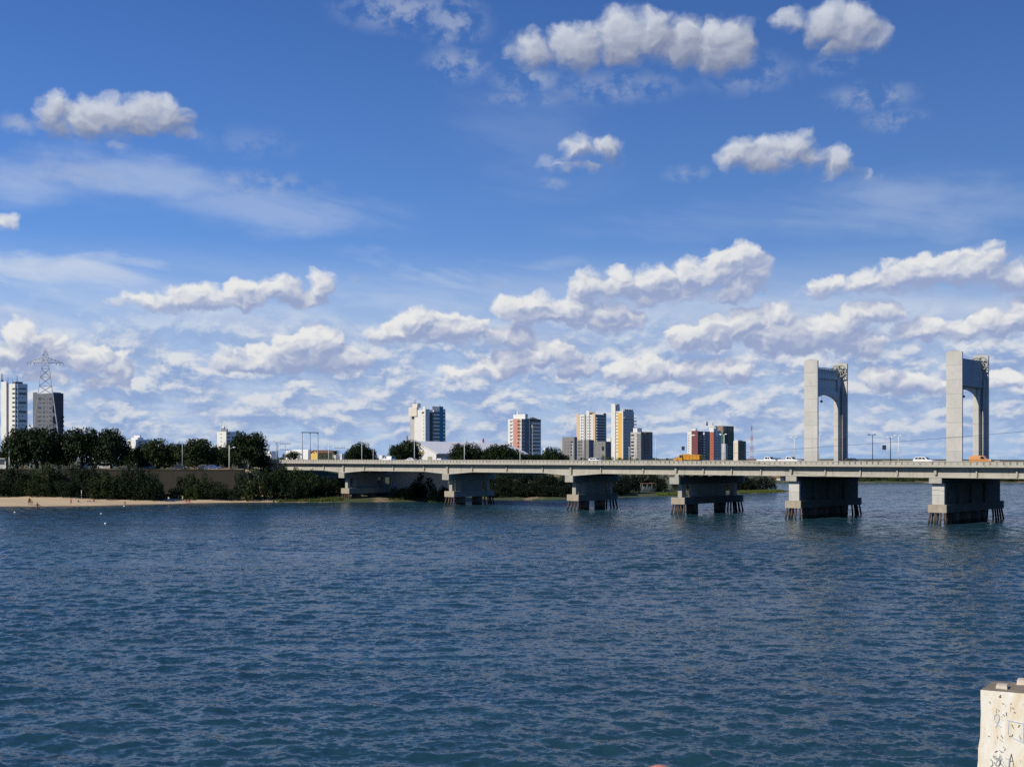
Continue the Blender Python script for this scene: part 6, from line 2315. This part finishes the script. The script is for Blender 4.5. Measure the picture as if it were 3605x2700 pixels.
weather_mat()
surface('post_top', (0.22, 0.18, 0.135), 0.95, 0.3, 9.0)
surface('old_brick', (0.56, 0.49, 0.40), 0.9, 0.2, 9.0)
surface('graffiti_blue', (0.48, 0.55, 0.64), 0.9, 0.2, 12.0)
surface('graffiti_dark', (0.20, 0.175, 0.16), 0.9, 0.3, 12.0)
surface('pink_clay', (0.50, 0.20, 0.14), 0.7, 0.08, 9.0)
surface('bank_paving', (0.03, 0.034, 0.03), 0.9, 0.15, 0.8)

g = MB()                                                 # terrace, ledge and slope down to the water
prof = [(-3500, 12.3), (2.55, 12.3), (2.6, 9.0), (16.0, 8.6), (34.0, -2.0)]
for (ya, za_), (yb, zb) in zip(prof, prof[1:]):
    g.add([(-3500, ya, za_), (3500, ya, za_), (3500, yb, zb), (-3500, yb, zb)], [(0, 1, 2, 3)])
o = g.build('near_bank', 'bank_paving')
o['kind'] = 'structure'

D0 = 9.0
XL, XR = gx(3452, D0), gx(3452, D0) + 1.5
ZT = gz(2427, D0)
e = empty('weathered_wall_post', (XL, D0, 8.7), 0, 'cream weathered wall end with peeling paint, scratches and faint graffiti at bottom right', 'wall')
rg = np.random.default_rng(9)
# the face is turned towards the left; ragged left edge, 0.42 m thick
PROT = R(-28)
e.rotation_euler = (0, 0, PROT)
n, g = 40, MB()
H = ZT - 8.7
vs = []
for i in range(n + 1):
    z = H * i / n
    low = max(0.0, min(1.0, (H - z - 0.25) / 0.35))
    x0 = -0.018 * low + (0.005 * rg.normal() if 0 < i < n else 0)
    vs += [(x0, 0.0, z), (1.5, 0.0, z), (1.5, 0.42, z), (x0 + 0.05, 0.42, z)]
fs = []
for i in range(n):
    a = i * 4
    fs += [(a, a + 1, a + 5, a + 4), (a + 1, a + 2, a + 6, a + 5), (a + 2, a + 3, a + 7, a + 6), (a + 3, a, a + 4, a + 7)]
fs += [(0, 3, 2, 1)]
g.add(vs, fs)
g.build('wall_face', 'weathered_paint', e)
nx, ny = 24, 8
g = MB()
for j in range(ny + 1):
    for i in range(nx + 1):
        ed = 0.0 if i in (0, nx) or j in (0, ny) else 1.0
        g.v.append((1.5 * i / nx + (0.05 * j / ny) * (1 - i / nx) + (0.006 * rg.normal() if ed else 0), 0.42 * j / ny + 0.001, H + 0.001 + ed * (0.006 + 0.005 * rg.random())))
for j in range(ny):
    for i in range(nx):
        a = j * (nx + 1) + i
        g.f.append((a, a + 1, a + nx + 2, a + nx + 1))
        g.s.append(False)
g.build('wall_top', 'post_top', e)
MB().taper(0.100, 0.182, 0.055, 0.15, H + 0.002, H + 0.036, 0.004, 0.004).build('brick', 'old_brick', e)
MB().taper(0.225, 0.46, 0.29, 0.405, H + 0.002, H + 0.046, 0.004, 0.004).build('brick', 'old_brick', e)


def W(ix, iy):
    """a place on the wall face from the zoomed photo (947 px wide crop of columns 3405-3605, rows 2350-2700)"""
    px, py = 3405 + ix / 4.735, 2350 + iy / 4.735
    k = (px - CX) / FPX
    q = (k * D0 - XL) / (math.cos(PROT) - k * math.sin(PROT))
    return (q, gz(py, D0 + q * math.sin(PROT)) - 8.7)


def stroke(pts, w, mat, proud=0.004, name='graffiti_stroke'):
    g = MB()
    q = [W(*p) for p in pts]
    for (xa, za_), (xb, zb) in zip(q, q[1:]):
        dx, dz = xb - xa, zb - za_
        L = math.hypot(dx, dz) + 1e-9
        nx, nz = -dz / L * w / 2, dx / L * w / 2
        ex, ez = dx / L * w * 0.3, dz / L * w * 0.3
        P4 = [(xa + nx - ex, za_ + nz - ez), (xa - nx - ex, za_ - nz - ez), (xb - nx + ex, zb - nz + ez), (xb + nx + ex, zb + nz + ez)]
        g.add([(x, -proud, z) for x, z in P4] + [(x, -0.0005, z) for x, z in P4], [(0, 1, 2, 3), (7, 6, 5, 4), (0, 4, 5, 1), (1, 5, 6, 2), (2, 6, 7, 3), (3, 7, 4, 0)])
    return g.build(name, mat, e)


B_, K_ = 'graffiti_blue', 'graffiti_dark'
loop = [(450, 860), (455, 790), (490, 765), (530, 790), (535, 850), (510, 910), (470, 990)]
stroke(loop, 0.0065, B_, 0.0040)
stroke([(450, 860), (480, 910), (560, 985)], 0.0065, B_, 0.0034)
stroke([(665, 865), (760, 890), (930, 925)], 0.006, B_, 0.0040)
stroke([(690, 880), (685, 1000), (680, 1100)], 0.006, B_, 0.0034)
stroke([(930, 925), (935, 1100), (930, 1250)], 0.006, B_, 0.0030)
stroke([(720, 1140), (820, 1190), (940, 1240)], 0.006, B_, 0.0036)
stroke([(390, 1520), (425, 1560), (425, 1620), (390, 1640)], 0.005, K_, 0.0040)
cir = [(505 + 50 * math.cos(a), 1570 + 65 * math.sin(a)) for a in [k * 0.5236 + 4.2 for k in range(11)]]
stroke(cir, 0.005, K_, 0.0034)
stroke([(520, 1530), (560, 1590), (600, 1640)], 0.005, K_, 0.0028)
stroke([(580, 1510), (550, 1560), (520, 1640)], 0.005, K_, 0.0044)
stroke([(700, 1640), (715, 1520), (735, 1430), (755, 1520), (775, 1640)], 0.005, K_, 0.0040)
stroke([(705, 1555), (765, 1545)], 0.005, K_, 0.0034)
stroke([(540, 1370), (560, 1395), (600, 1400)], 0.004, K_, 0.0040)
stroke([(600, 1310), (635, 1345), (620, 1380)], 0.004, K_, 0.0036)
stroke([(640, 1500), (700, 1520), (690, 1640)], 0.006, B_, 0.0030)
stroke([(470, 1600), (540, 1470), (640, 1640)], 0.006, B_, 0.0048)
for (a, b2) in (((740, 940), (770, 1000)), ((870, 950), (850, 985)), ((700, 1135), (750, 1130)), ((750, 1130), (755, 1105)), ((565, 1120), (590, 1165)), ((460, 1400), (500, 1380)),
                ((530, 480), (560, 450)), ((540, 490), (565, 480)), ((350, 1130), (370, 1140)), ((650, 740), (655, 790)), ((600, 770), (620, 800)), ((585, 590), (610, 600)), ((755, 660), (770, 680)),
                ((780, 735), (800, 745)), ((480, 720), (490, 735)), ((520, 700), (535, 715)), ((720, 590), (735, 600)), ((370, 560), (385, 585))):
    stroke([a, b2], 0.005, K_, 0.0052, 'scratch')

DK = 3.0
e = empty('railing_knob', (gx(2322, DK), DK, 12.3), 0, 'pinkish rounded knob just reaching above the bottom edge of the photo', 'knob')
zk = gz(2692, DK) - 12.3
MB().tube((0, 0, 0), (0, 0, zk - 0.05), 0.03, 0.024, 12).build('stem', 'pink_clay', e)
MB().ball((0, 0, zk - 0.045), 0.048, 0.048, 0.045, 20, 12).build('knob', 'pink_clay', e)
